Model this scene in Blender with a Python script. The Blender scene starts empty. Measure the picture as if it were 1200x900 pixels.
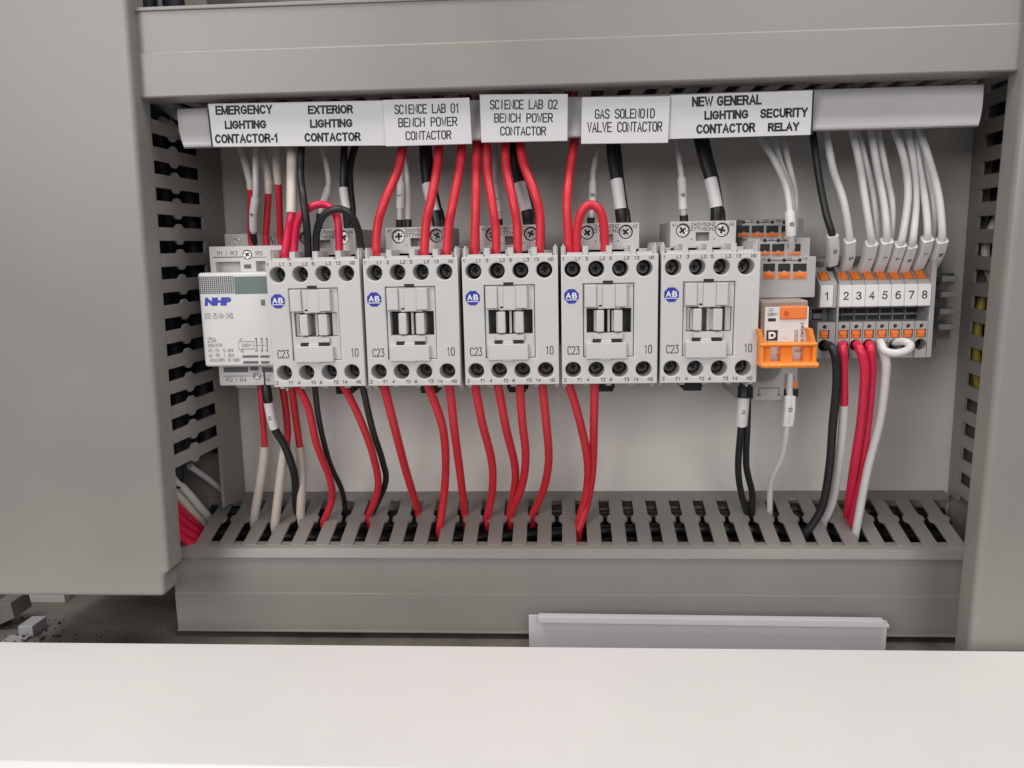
import bpy, bmesh, math, random
from mathutils import Vector, Matrix
random.seed(7)
C = bpy.context.scene.collection
SC = bpy.context.scene
MM = 0.001

# ------------------------------------------------------------------ camera
# frame of the place: X right, Z up, mounting plate at y = 0, "d" = millimetres in front of the plate
F, CX, CY, D0 = 960.0, 600.0, 450.0, 460.0
vn = Vector((655 - CX, 287 - CY, F)).normalized()
vx = Vector((18300, -200, -960)); vx = (vx - vn * vx.dot(vn)).normalized()
vd = vn.cross(vx)

def P(px, py, d):
    """millimetre point (X, d, Z) on the plane d mm in front of the plate"""
    r = Vector((px - CX, py - CY, F))
    w = (r.dot(vx), r.dot(vn), -r.dot(vd))
    s = (D0 - d) / w[1]
    return Vector((w[0] * s, d, w[2] * s))

def W(p): return Vector((p[0] * MM, -p[1] * MM, p[2] * MM))

cd = bpy.data.cameras.new('camera'); cam = bpy.data.objects.new('camera', cd); C.objects.link(cam)
cd.sensor_fit = 'HORIZONTAL'; cd.sensor_width = 36; cd.lens = F / 1200 * 36
cd.clip_start = 0.01; cd.clip_end = 50
def toW(v): return Vector((v.dot(vx), v.dot(vn), -v.dot(vd)))
right, down, fwd = toW(Vector((1, 0, 0))), toW(Vector((0, 1, 0))), toW(Vector((0, 0, 1)))
cam.matrix_world = Matrix(((right.x, -down.x, -fwd.x, 0), (right.y, -down.y, -fwd.y, -D0 * MM),
                           (right.z, -down.z, -fwd.z, 0), (0, 0, 0, 1)))
SC.camera = cam

# ------------------------------------------------------------------ light
world = bpy.data.worlds.new('World'); SC.world = world; world.use_nodes = True
bg = world.node_tree.nodes['Background']
bg.inputs[0].default_value = (0.93, 0.96, 1.0, 1); bg.inputs[1].default_value = 0.19
def area(name, loc, target, sx, sy, power, col):
    l = bpy.data.lights.new(name, 'AREA'); l.shape = 'RECTANGLE'; l.size = sx; l.size_y = sy
    l.energy = power; l.color = col
    o = bpy.data.objects.new(name, l); C.objects.link(o); o.location = loc
    o.rotation_euler = (Vector(target) - Vector(loc)).to_track_quat('-Z', 'Y').to_euler()
area('ceiling_lamp', (-0.42, -0.48, 1.0), (0, 0, 0), 0.42, 0.5, 7.0, (1.0, 0.965, 0.93))
area('ceiling_lamp', (0.46, -0.48, 1.0), (0, 0, 0), 0.42, 0.5, 5.6, (1.0, 0.965, 0.93))
area('room_lamp', (-0.86, -1.6, 0.46), (0, 0, 0), 0.75, 0.7, 11.8, (1.0, 0.97, 0.95))  # added front fill, left half; the gap between halves reflects as a dark band
area('room_lamp', (0.53, -1.6, 0.48), (0, 0, 0), 0.7, 0.7, 6.0, (1.0, 0.97, 0.95))  # right half of the added front fill
SC.view_settings.view_transform = 'Standard'; SC.view_settings.look = 'None'
SC.view_settings.exposure = 0.0; SC.view_settings.gamma = 1

# ------------------------------------------------------------------ materials
def mat(name, col, rough=0.5, var=0.06, scale=60.0, bump=0.0, bscale=900.0, metal=0.0, trans=0.0, speck=0.0, spec=0.5, thr=0.735):
    m = bpy.data.materials.new(name); m.use_nodes = True
    nt = m.node_tree; b = nt.nodes['Principled BSDF']
    b.inputs['Roughness'].default_value = rough; b.inputs['Metallic'].default_value = metal
    b.inputs['Transmission Weight'].default_value = trans
    b.inputs['Specular IOR Level'].default_value = spec
    tc = nt.nodes.new('ShaderNodeTexCoord')
    n = nt.nodes.new('ShaderNodeTexNoise'); n.inputs['Scale'].default_value = scale; n.inputs['Detail'].default_value = 5
    nt.links.new(tc.outputs['Object'], n.inputs['Vector'])
    r = nt.nodes.new('ShaderNodeValToRGB')
    r.color_ramp.elements[0].position = 0.3; r.color_ramp.elements[1].position = 0.7
    r.color_ramp.elements[0].color = tuple(c * (1 - var) for c in col) + (1,)
    r.color_ramp.elements[1].color = tuple(min(1, c * (1 + var)) for c in col) + (1,)
    nt.links.new(n.outputs['Fac'], r.inputs['Fac'])
    out = r.outputs['Color']
    if speck:
        n2 = nt.nodes.new('ShaderNodeTexNoise'); n2.inputs['Scale'].default_value = 420; n2.inputs['Detail'].default_value = 3
        nt.links.new(tc.outputs['Object'], n2.inputs['Vector'])
        r2 = nt.nodes.new('ShaderNodeValToRGB')
        r2.color_ramp.elements[0].position = thr; r2.color_ramp.elements[1].position = thr + 0.035
        nt.links.new(n2.outputs['Fac'], r2.inputs['Fac'])
        mx = nt.nodes.new('ShaderNodeMixRGB'); mx.inputs[2].default_value = tuple(max(0, min(1, c + speck)) for c in col) + (1,)
        nt.links.new(r2.outputs['Color'], mx.inputs[0]); nt.links.new(out, mx.inputs[1]); out = mx.outputs[0]
    nt.links.new(out, b.inputs['Base Color'])
    rr = nt.nodes.new('ShaderNodeMapRange'); rr.inputs['To Min'].default_value = max(0, rough - 0.06)
    rr.inputs['To Max'].default_value = min(1, rough + 0.06)
    nt.links.new(n.outputs['Fac'], rr.inputs['Value']); nt.links.new(rr.outputs[0], b.inputs['Roughness'])
    if bump:
        n3 = nt.nodes.new('ShaderNodeTexNoise'); n3.inputs['Scale'].default_value = bscale; n3.inputs['Detail'].default_value = 2
        nt.links.new(tc.outputs['Object'], n3.inputs['Vector'])
        bp = nt.nodes.new('ShaderNodeBump'); bp.inputs['Strength'].default_value = bump; bp.inputs['Distance'].default_value = 0.0004
        nt.links.new(n3.outputs['Fac'], bp.inputs['Height']); nt.links.new(bp.outputs[0], b.inputs['Normal'])
    return m

M = dict(
    duct=mat('duct_grey_plastic', (0.262, 0.246, 0.228), 0.36, 0.04, 25, 0.08, 700, speck=0.05),
    plate=mat('powder_coat_white', (0.70, 0.67, 0.635), 0.5, 0.05, 22, 0.25, 1400, speck=-0.16, thr=0.80),
    sill=mat('enamel_white', (0.76, 0.74, 0.725), 0.38, 0.02, 18, 0.12, 1100, speck=-0.10, thr=0.79),
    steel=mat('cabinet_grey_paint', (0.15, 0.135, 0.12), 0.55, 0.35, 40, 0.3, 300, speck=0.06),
    dev=mat('light_grey_plastic', (0.565, 0.555, 0.545), 0.45, 0.025, 60, 0.10, 1500),
    dev2=mat('pale_grey_plastic', (0.52, 0.51, 0.50), 0.45, 0.03, 60, 0.10, 1500),
    ivory=mat('white_device_plastic', (0.69, 0.68, 0.67), 0.4, 0.02, 60, 0.06, 1500),
    term=mat('terminal_grey_plastic', (0.36, 0.355, 0.35), 0.48, 0.04, 80, 0.08, 1500),
    sock=mat('socket_grey_plastic', (0.40, 0.39, 0.385), 0.48, 0.04, 80, 0.08, 1500),
    clampm=mat('clamp_grey_plastic', (0.24, 0.24, 0.24), 0.5, 0.05, 80, 0.08, 1500),
    dark=mat('dark_recess_plastic', (0.012, 0.012, 0.013), 0.6, 0.2, 80),  # black of the rail latch, and shade painted into holes and slots
    ink=mat('black_ink', (0.012, 0.012, 0.014), 0.6, 0.05, 80),
    faint=mat('grey_ink', (0.13, 0.13, 0.14), 0.6, 0.05, 80),
    label=mat('label_white', (0.63, 0.62, 0.63), 0.42, 0.02, 40, 0.03, 900),
    strip=mat('carrier_white_plastic', (0.52, 0.505, 0.51), 0.35, 0.03, 30, 0.05, 500),
    lilac=mat('pale_strip_plastic', (0.56, 0.55, 0.57), 0.32, 0.02, 30, 0.04, 500),
    blue=mat('logo_blue', (0.02, 0.03, 0.33), 0.45, 0.05, 80),
    nblue=mat('print_blue', (0.03, 0.05, 0.42), 0.45, 0.05, 80),
    white=mat('print_white', (0.78, 0.78, 0.78), 0.5, 0.01, 80),
    green=mat('grey_green_window', (0.13, 0.18, 0.165), 0.3, 0.05, 60),
    orange=mat('orange_plastic', (0.80, 0.20, 0.035), 0.42, 0.06, 80, 0.05, 900),
    amber=mat('amber_plastic', (0.86, 0.27, 0.03), 0.32, 0.08, 60, 0.05, 900),
    red=mat('red_pvc', (0.62, 0.024, 0.042), 0.38, 0.08, 90, 0.10, 700),
    crim=mat('crimson_pvc', (0.66, 0.016, 0.068), 0.36, 0.08, 90, 0.10, 700),
    black=mat('black_pvc', (0.014, 0.014, 0.015), 0.42, 0.15, 90, 0.10, 700),
    wht=mat('white_pvc', (0.66, 0.65, 0.645), 0.38, 0.04, 90, 0.08, 700),
    beige=mat('ivory_sleeve', (0.62, 0.56, 0.50), 0.45, 0.05, 90, 0.10, 700),
    mark=mat('marker_white', (0.74, 0.73, 0.73), 0.4, 0.02, 90, 0.04, 700),
    navy=mat('navy_pvc', (0.006, 0.007, 0.014), 0.6, 0.1, 90),  # near-black colour of the filler cables that darken the side ducts
    yellow=mat('yellow_pvc', (0.34, 0.25, 0.03), 0.45, 0.1, 90),
    metal=mat('plated_steel', (0.55, 0.54, 0.52), 0.32, 0.1, 300, 0.2, 900, metal=1.0),
    dull=mat('dull_screw_steel', (0.11, 0.105, 0.10), 0.33, 0.3, 300, 0.4, 500, metal=1.0),
    clear=mat('clear_relay_case', (0.42, 0.31, 0.26), 0.16, 0.12, 60, trans=0.3),
    dirt=mat('debris_brown', (0.05, 0.04, 0.03), 0.9, 0.4, 300),
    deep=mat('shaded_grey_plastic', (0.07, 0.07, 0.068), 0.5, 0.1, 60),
    steel2=mat('dusty_grey_plastic', (0.16, 0.15, 0.135), 0.6, 0.2, 60, 0.2, 500, speck=0.08),
    nylon=mat('nylon_white', (0.40, 0.40, 0.41), 0.4, 0.05, 90),
)

# ------------------------------------------------------------------ mesh helpers (millimetres: X, d, Z)
class MB:
    def __init__(s): s.bm = bmesh.new()
    def _add(s, tmp):
        me = bpy.data.meshes.new('tmp'); tmp.to_mesh(me); tmp.free(); s.bm.from_mesh(me); bpy.data.meshes.remove(me)
    def box(s, x0, x1, d0, d1, z0, z1, bev=0.0, seg=2):
        t = bmesh.new(); bmesh.ops.create_cube(t, size=1)
        x0, x1 = sorted((x0, x1)); d0, d1 = sorted((d0, d1)); z0, z1 = sorted((z0, z1))
        for v in t.verts:
            v.co = Vector(((x0 + x1) / 2 + v.co.x * (x1 - x0), -(d0 + d1) / 2 - v.co.y * (d1 - d0), (z0 + z1) / 2 + v.co.z * (z1 - z0)))
        bmesh.ops.recalc_face_normals(t, faces=t.faces)
        if bev: bmesh.ops.bevel(t, geom=t.edges[:], offset=bev, segments=seg, affect='EDGES', profile=0.5)
        s._add(t); return s
    def prism(s, poly, axis, a, b, bev=0.0, seg=2):
        """poly: 2-D points. axis 'x': (d,z) swept from x=a to b; 'd': (x,z) swept in d; 'z': (x,d) swept in z"""
        t = bmesh.new()
        def pt(u, v, w):
            if axis == 'x': return Vector((w, -u, v))
            if axis == 'd': return Vector((u, -w, v))
            return Vector((u, -v, w))
        A = [t.verts.new(pt(u, v, a)) for u, v in poly]; B = [t.verts.new(pt(u, v, b)) for u, v in poly]
        n = len(poly)
        t.faces.new(A); t.faces.new(B[::-1])
        for i in range(n): t.faces.new((A[i], B[i], B[(i + 1) % n], A[(i + 1) % n]))
        bmesh.ops.recalc_face_normals(t, faces=t.faces)
        if bev: bmesh.ops.bevel(t, geom=t.edges[:], offset=bev, segments=seg, affect='EDGES', profile=0.5)
        s._add(t); return s
    def cyl(s, x, z, r, d0, d1, n=20, r2=None):
        t = bmesh.new()
        A = [t.verts.new((x + r * math.cos(i * math.tau / n), -d0, z + r * math.sin(i * math.tau / n))) for i in range(n)]
        r2 = r if r2 is None else r2
        B = [t.verts.new((x + r2 * math.cos(i * math.tau / n), -d1, z + r2 * math.sin(i * math.tau / n))) for i in range(n)]
        t.faces.new(A); t.faces.new(B[::-1])
        for i in range(n): t.faces.new((A[i], B[i], B[(i + 1) % n], A[(i + 1) % n]))
        bmesh.ops.recalc_face_normals(t, faces=t.faces); s._add(t); return s
    def tube(s, pts, r, n=14, rect=None):
        """pts: list of (X,d,Z)"""
        t = bmesh.new(); p = [Vector((q[0], -q[1], q[2])) for q in pts]
        rings = []; up = Vector((0, -1, 0))
        for i in range(len(p)):
            tan = (p[min(i + 1, len(p) - 1)] - p[max(i - 1, 0)]).normalized()
            if i == 0:
                u = up - tan * up.dot(tan)
                if u.length < 0.05: u = Vector((1, 0, 0)) - tan * tan.x
                u.normalize()
            else:
                u = (u - tan * u.dot(tan)).normalized()
            v = tan.cross(u)
            ring = []
            if rect:
                hw, hh = rect[0] / 2, rect[1] / 2; c = min(hw, hh) * 0.3
                for a, b in ((hw, hh - c), (hw - c, hh), (-hw + c, hh), (-hw, hh - c), (-hw, -hh + c), (-hw + c, -hh), (hw - c, -hh), (hw, -hh + c)):
                    ring.append(t.verts.new(p[i] + v * a + u * b))
            else:
                rr = r(i / (len(p) - 1)) if callable(r) else r
                for k in range(n):
                    a = k * math.tau / n; ring.append(t.verts.new(p[i] + u * math.cos(a) * rr + v * math.sin(a) * rr))
            rings.append(ring)
        for a, b in zip(rings, rings[1:]):
            m = len(a)
            for k in range(m): t.faces.new((a[k], a[(k + 1) % m], b[(k + 1) % m], b[k]))
        t.faces.new(rings[0][::-1]); t.faces.new(rings[-1])
        bmesh.ops.recalc_face_normals(t, faces=t.faces); s._add(t); return s
    def mesh(s, me, off=(0, 0, 0), mx=None):
        me = me.copy()
        if mx is not None: me.transform(mx)
        me.transform(Matrix.Translation((off[0], -off[1], off[2])))
        s.bm.from_mesh(me); bpy.data.meshes.remove(me); return s
    def build(s, name, m, parent=None, origin=(0, 0, 0), label=None, smooth=35):
        me = bpy.data.meshes.new(name)
        o3 = Vector((origin[0], -origin[1], origin[2]))
        for v in s.bm.verts: v.co = (v.co - o3) * MM
        s.bm.to_mesh(me); s.bm.free(); me.materials.append(m)
        if smooth:
            me.polygons.foreach_set('use_smooth', [True] * len(me.polygons)); me.set_sharp_from_angle(angle=math.radians(smooth))
        o = bpy.data.objects.new(name, me); C.objects.link(o)
        if smooth and len(me.polygons) < 6000:
            wn = o.modifiers.new('normals', 'WEIGHTED_NORMAL'); wn.keep_sharp = True
        if parent: o.parent = parent
        else: o.location = W(origin)
        if label: o['label'] = label
        return o

def curve_plate(outer, holes, th, bev=0.0, seg=1):
    """flat plate with openings: returns a mesh, (x, z) outline, front face at y = 0, thickness going back (+y)"""
    cu = bpy.data.curves.new('c', 'CURVE'); cu.dimensions = '2D'; cu.fill_mode = 'BOTH'
    for poly in [outer] + list(holes):
        sp = cu.splines.new('POLY'); sp.points.add(len(poly) - 1); sp.use_cyclic_u = True
        for q, (a, b) in zip(sp.points, poly): q.co = (a, b, 0, 1)
    cu.extrude = max(th / 2 - bev, 0.001); cu.bevel_depth = bev; cu.bevel_resolution = seg; cu.offset = -bev
    ob = bpy.data.objects.new('c', cu); C.objects.link(ob)
    dg = bpy.context.evaluated_depsgraph_get(); dg.update()
    me = bpy.data.meshes.new_from_object(ob.evaluated_get(dg))
    bpy.data.objects.remove(ob); bpy.data.curves.remove(cu)
    me.transform(Matrix.Rotation(math.pi / 2, 4, 'X')); me.transform(Matrix.Translation((0, th / 2, 0)))
    return me

def circ(x, z, r, n=24): return [(x + r * math.cos(i * math.tau / n), z + r * math.sin(i * math.tau / n)) for i in range(n)]
def rct(x0, x1, z0, z1): return [(x0, z0), (x1, z0), (x1, z1), (x0, z1)]

# ------------------------------------------------------------------ lettering
G = {
 'A': [[(0,0),(2,6),(4,0)],[(.7,2),(3.3,2)]], 'B': [[(0,0),(0,6),(3,6),(4,5.2),(4,3.9),(3,3.1),(0,3.1)],[(3,3.1),(4,2.2),(4,.9),(3,0),(0,0)]],
 'C': [[(4,5),(3,6),(1,6),(0,5),(0,1),(1,0),(3,0),(4,1)]], 'D': [[(0,0),(0,6),(2.6,6),(4,4.6),(4,1.4),(2.6,0),(0,0)]],
 'E': [[(4,6),(0,6),(0,0),(4,0)],[(0,3.1),(3.2,3.1)]], 'F': [[(4,6),(0,6),(0,0)],[(0,3.1),(3.2,3.1)]],
 'G': [[(4,5),(3,6),(1,6),(0,5),(0,1),(1,0),(3,0),(4,1),(4,2.8),(2.4,2.8)]], 'H': [[(0,0),(0,6)],[(4,0),(4,6)],[(0,3.1),(4,3.1)]],
 'I': [[(2,0),(2,6)]], 'K': [[(0,0),(0,6)],[(4,6),(0,2.4)],[(1.4,3.6),(4,0)]], 'L': [[(0,6),(0,0),(4,0)]], 'M': [[(0,0),(0,6),(2,2.6),(4,6),(4,0)]],
 'N': [[(0,0),(0,6),(4,0),(4,6)]], 'O': [[(1,0),(0,1),(0,5),(1,6),(3,6),(4,5),(4,1),(3,0),(1,0)]], 'P': [[(0,0),(0,6),(3,6),(4,5.2),(4,3.7),(3,2.9),(0,2.9)]],
 'R': [[(0,0),(0,6),(3,6),(4,5.2),(4,3.8),(3,3),(0,3)],[(2,3),(4,0)]], 'S': [[(4,5),(3,6),(1,6),(0,5),(0,4),(1,3.2),(3,2.8),(4,2),(4,1),(3,0),(1,0),(0,1)]],
 'T': [[(0,6),(4,6)],[(2,6),(2,0)]], 'U': [[(0,6),(0,1),(1,0),(3,0),(4,1),(4,6)]], 'V': [[(0,6),(2,0),(4,6)]], 'W': [[(0,6),(1,0),(2,4),(3,0),(4,6)]],
 'X': [[(0,0),(4,6)],[(0,6),(4,0)]], 'Y': [[(0,6),(2,3),(4,6)],[(2,3),(2,0)]], 'Z': [[(0,6),(4,6),(0,0),(4,0)]],
 '0': [[(1,0),(0,1),(0,5),(1,6),(3,6),(4,5),(4,1),(3,0),(1,0)]], '1': [[(.8,4.8),(2.2,6),(2.2,0)]], '2': [[(0,5),(1,6),(3,6),(4,5),(4,4),(0,0),(4,0)]],
 '3': [[(0,6),(4,6),(2,3.6),(3.2,3.4),(4,2.4),(4,1),(3,0),(1,0),(0,1)]], '4': [[(3,0),(3,6),(0,2),(4,2)]], '5': [[(4,6),(.4,6),(0,3.4),(3,3.6),(4,2.6),(4,1),(3,0),(1,0),(0,.8)]],
 '6': [[(3.6,6),(1.4,5),(0,2.6),(0,1),(1,0),(3,0),(4,1),(4,2.4),(3,3.4),(1,3.4),(0,2.4)]], '7': [[(0,6),(4,6),(1.4,0)]],
 '8': [[(1,3.2),(0,4.2),(0,5.2),(1,6),(3,6),(4,5.2),(4,4.2),(3,3.2),(1,3.2),(0,2.2),(0,.9),(1,0),(3,0),(4,.9),(4,2.2),(3,3.2)]],
 '9': [[(4,3.6),(3,2.6),(1,2.6),(0,3.6),(0,5),(1,6),(3,6),(4,5),(4,3.2),(2.6,.8),(.6,0)]], '-': [[(.6,3),(3.4,3)]], '/': [[(0,0),(4,6)]], '~': [[(0,2.6),(1,3.6),(3,2.6),(4,3.4)]], '.': [[(1.8,0),(2.2,0)]], ':': [[(2,1.4),(2,1.9)],[(2,4),(2,4.5)]], '|': [[(2,-.5),(2,6.5)]],
 'o': [[(1,0),(0,1),(0,3),(1,4),(3,4),(4,3),(4,1),(3,0),(1,0)]], 'n': [[(0,0),(0,4)],[(0,3),(1.2,4),(3,4),(4,3),(4,0)]], 't': [[(2,6),(2,0),(3.6,0)],[(.6,4),(3.6,4)]], 'a': [[(0,3.4),(1,4),(3,4),(4,3),(4,0),(1,0),(0,1),(1,2.2),(4,2.2)]], 'c': [[(4,3.2),(3,4),(1,4),(0,3),(0,1),(1,0),(3,0),(4,.8)]], 'z': [[(0,4),(4,4),(0,0),(4,0)]],
}
def ribbon(mb, pts, pen, d, th):
    """flat stroke of width pen along (x, z) points with mitred joins"""
    p = [Vector(q) for q in pts]; closed = (p[0] - p[-1]).length < 1e-6
    if closed: p = p[:-1]
    n = len(p); q = []
    def dirn(i): return (p[(i + 1) % n] - p[i]).normalized()
    for i in range(n):
        if closed or 0 < i < n - 1:
            a, b = dirn(i - 1), dirn(i); t = a + b
            t = b if t.length < 0.2 else t.normalized()
            nn = Vector((-t.y, t.x)); k = pen / 2 / max(0.5, abs(nn.dot(Vector((-b.y, b.x))))); o = p[i]
        else:
            a = dirn(0) if i == 0 else dirn(n - 2); nn = Vector((-a.y, a.x)); k = pen / 2
            o = p[i] + a * (pen / 2 if i else -pen / 2)
        q.append((o + nn * k, o - nn * k))
    for i in range(n if closed else n - 1):
        (a, b), (c, e) = q[i], q[(i + 1) % n]
        mb.prism([tuple(a), tuple(b), tuple(e), tuple(c)], 'd', d - 0.02, d + th)
def strokes(mb, s, cx, cz, h, w, d, pen, rot=0.0, th=0.06, adv=None):
    """single-stroke lettering, centred at (cx, cz), cap height h, whole text width w, standing on plane d"""
    n = len(s); adv = 5.6 if adv is None else adv
    tot = adv * (n - 1) + 4; sx = (w - pen) / tot if n > 1 else w / 4.0; sz = (h - pen) / 6.0
    cr, sr = math.cos(rot), math.sin(rot)
    for i, ch in enumerate(s):
        for pl in G.get(ch, []):
            pts = [((x + i * adv - tot / 2) * sx, (y - 3) * sz) for x, y in pl]
            ribbon(mb, [(cx + a * cr - b * sr, cz + a * sr + b * cr) for a, b in pts], pen, d, th + random.uniform(0, 0.01))
    return mb
def ell(cx, cy, rx, ry, a0, a1, n=14): return [(cx + rx * math.cos(math.radians(a0 + (a1 - a0) * i / n)), cy + ry * math.sin(math.radians(a0 + (a1 - a0) * i / n))) for i in range(n + 1)]
SANS = {
 'A': (4.6, [[(0,0),(2.3,6),(4.6,0)],[(.8,2),(3.8,2)]]), 'C': (4.4, [ell(2.3,3,2.3,3,42,318)]), 'E': (3.8, [[(3.8,6),(0,6),(0,0),(3.8,0)],[(0,3.1),(3.5,3.1)]]),
 'G': (4.7, [ell(2.35,3,2.35,3,42,332) + [(4.5,2.8),(2.8,2.8)]]), 'H': (4.2, [[(0,0),(0,6)],[(4.2,0),(4.2,6)],[(0,3.1),(4.2,3.1)]]), 'I': (0, [[(0,0),(0,6)]]),
 'L': (3.4, [[(0,6),(0,0),(3.4,0)]]), 'M': (5, [[(0,0),(0,6)],[(0,6),(2.5,0.3),(5,6)],[(5,6),(5,0)]]), 'N': (4.2, [[(0,0),(0,6)],[(0,6),(4.2,0)],[(4.2,0),(4.2,6)]]),
 'O': (4.8, [ell(2.4,3,2.4,3,0,360,22)]), 'R': (4.2, [[(0,0),(0,6),(2.6,6)] + ell(2.6,4.55,1.4,1.45,90,-90,8)[1:] + [(0,3.1)],[(2.4,3.1),(4.1,0)]]),
 'S': (4, [ell(2,4.5,1.85,1.5,15,250,12) + ell(2,1.5,2,1.5,70,-165,12)]), 'T': (4.2, [[(0,6),(4.2,6)],[(2.1,6),(2.1,0)]]), 'U': (4.2, [[(0,6),(0,2)] + ell(2.1,2,2.1,2,180,360,10)[1:] + [(4.2,6)]]),
 'W': (6.4, [[(0,6),(1.6,0),(3.2,5.6),(4.8,0),(6.4,6)]]), 'X': (4.2, [[(0,0),(4.2,6)],[(0,6),(4.2,0)]]), 'Y': (4.4, [[(0,6),(2.2,2.7),(4.4,6)],[(2.2,2.7),(2.2,0)]]), '-': (1.6, [[(.2,2.1),(1.4,2.1)]]), ' ': (1.2, []),
 'P': (4, [[(0,0),(0,6),(2.5,6)] + ell(2.5,4.4,1.5,1.6,90,-90,8)[1:] + [(0,2.8)]]),
 '1': (1.9, [[(0,4.5),(1.5,6),(1.5,0)]]), '2': (3.8, [ell(1.9,4.3,1.75,1.7,170,-35,10) + [(.1,0),(3.8,0)]]), '3': (3.8, [ell(1.8,4.5,1.6,1.5,160,-90,10), ell(1.8,1.55,1.95,1.55,90,-160,10)]),
 '4': (4, [[(3,0),(3,6),(0,1.8),(4,1.8)]]), '5': (3.8, [[(3.6,6),(.8,6),(.3,3)] + ell(1.85,1.95,1.95,1.95,140,-160,12)]), '6': (3.8, [ell(1.9,1.85,1.85,1.85,0,360,16), ell(2.2,3,2.1,3,185,60,8)]),
 '7': (3.8, [[(0,6),(3.7,6),(1.3,0)]]), '8': (3.8, [ell(1.9,4.5,1.6,1.5,0,360,14), ell(1.9,1.55,1.9,1.55,0,360,14)]),
}
def sans(mb, s, cx, cz, h, w, d, pen, rot=0.0, th=0.06):
    """proportional grotesque capitals fitted into a box of height h and width w"""
    gap = 1.95; tot = sum(SANS[c][0] for c in s) + gap * (len(s) - 1)
    sx = (w - pen) / max(tot, .1); sz = (h - pen) / 6.0; x0 = 0; cr, sr = math.cos(rot), math.sin(rot)
    if tot < 2.5: sx = sz
    for ch in s:
        wd, pls = SANS[ch]
        for pl in pls:
            pts = [((x + x0 - tot / 2) * sx, (y - 3) * sz) for x, y in pl]
            ribbon(mb, [(cx + a * cr - b * sr, cz + a * sr + b * cr) for a, b in pts], pen, d, th + random.uniform(0, 0.01))
        x0 += wd + gap
    return mb
_fc = {}
def font_text(mb, s, cx, cz, h, w, d, bold=0.0, rot=0.0, shear=0.0, th=0.06):
    key = (s, bold, shear)
    if key not in _fc:
        cu = bpy.data.curves.new('t', 'FONT'); cu.body = s; cu.size = 10; cu.offset = bold; cu.shear = shear; cu.extrude = 0.02
        ob = bpy.data.objects.new('t', cu); C.objects.link(ob)
        dg = bpy.context.evaluated_depsgraph_get(); dg.update()
        _fc[key] = bpy.data.meshes.new_from_object(ob.evaluated_get(dg))
        bpy.data.objects.remove(ob); bpy.data.curves.remove(cu)
    me = _fc[key].copy()
    xs = [v.co.x for v in me.vertices]; ys = [v.co.y for v in me.vertices]
    x0, x1, y0, y1 = min(xs), max(xs), min(ys), max(ys); cr, sr = math.cos(rot), math.sin(rot)
    for v in me.vertices:
        a = ((v.co.x - x0) / (x1 - x0) - 0.5) * w; b = ((v.co.y - y0) / (y1 - y0) - 0.5) * h
        f = v.co.z / 0.02
        v.co = Vector((cx + a * cr - b * sr, -(d + (th if f > 0 else -0.02)), cz + a * sr + b * cr))
    mb.bm.from_mesh(me); bpy.data.meshes.remove(me); return mb

# ------------------------------------------------------------------ thing helpers
def tag(o, label, cat, group=None):
    o['label'] = label; o['category'] = cat
    if group: o['group'] = group
    return o
def thing(name, label, cat, loc=(0, 0, 0), group=None):
    o = bpy.data.objects.new(name, None); C.objects.link(o); o.location = W(loc); o.empty_display_size = 0.01
    return tag(o, label, cat, group)
def kids(o): return [c for c in bpy.data.objects if c.parent == o]
def copy_tree(o, parent=None):
    c = o.copy(); C.objects.link(c); c.parent = parent
    for k in kids(o): copy_tree(k, c)
    return c
def struct(o): o['kind'] = 'structure'; return o

# ================================================================== SETTING
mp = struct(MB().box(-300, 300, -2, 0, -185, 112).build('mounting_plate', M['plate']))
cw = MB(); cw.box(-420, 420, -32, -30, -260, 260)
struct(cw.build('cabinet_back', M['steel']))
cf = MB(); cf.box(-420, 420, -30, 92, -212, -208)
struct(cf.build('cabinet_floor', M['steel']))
SD = 94
SZ = P(600, 757.5, SD)[2]
sl = MB()
dF = SD
while P(600, 902, dF)[2] < SZ - 3: dF += 0.5
sl.prism([(SD, SZ), (dF, SZ - 3), (dF + 3, SZ - 5), (dF + 3, SZ - 26), (dF + 1, SZ - 26), (dF + 1, SZ - 6), (dF - 1, SZ - 4.5), (SD + 2.5, SZ - 2.5), (SD + 2.5, SZ - 20), (SD, SZ - 20)], 'x', -430, 400, bev=0.6)
struct(sl.build('cabinet_sill', M['sill']))

# ================================================================== WIRING DUCTS
def slat_poly(u0, u1, a, b, neck, nb, nw):
    """one slat: along u (depth) from u0 to u1, cross range a..b, with bumps of height nb at u=neck"""
    out = [(u0, a), (neck - nw, a), (neck - nw * 0.4, a - nb), (neck + nw * 0.4, a - nb), (neck + nw, a), (u1, a)]
    out += [(u1, b), (neck + nw, b), (neck + nw * 0.4, b + nb), (neck - nw * 0.4, b + nb), (neck - nw, b), (u0, b)]
    return out

# ---- left duct
t = thing('wiring_duct', 'tall grey wiring duct with a blank cover along the left edge', 'wiring duct', (-240, 0, 0), 'grey slotted wiring ducts')
O = (-240, 0, 0)
m = MB(); m.box(-286, -188, 0.2, 2, -172, 200); m.box(-287, -285.4, 0.2, 84, -172, 200)
w = MB(); WX = -186.6
w.prism([(2, -144), (16, -144), (20, -142), (27, -142), (27, 68.5), (2, 68.5)], 'x', WX - 1.6, WX)
pitch = 12.45
zs = [P(208, 283, 58)[2] + 3.5 + pitch * k for k in range(-10, 18)]
for z in zs:
    if z - 3 < -112 or z + 3.2 > 69: continue
    w.prism(slat_poly(26.8, 84, z - 3.2, z + 3.2, 53, 1.9, 4), 'x', WX - 1.6, WX, bev=0.25, seg=1)
for v in w.bm.verts: v.co.x += (-4.0 + 0.021 * v.co.z) * (-v.co.y) / 80.0
me = bpy.data.meshes.new('w'); w.bm.to_mesh(me); w.bm.free(); m.bm.from_mesh(me)
m.build('duct_base', M['duct'], t, O)
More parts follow.
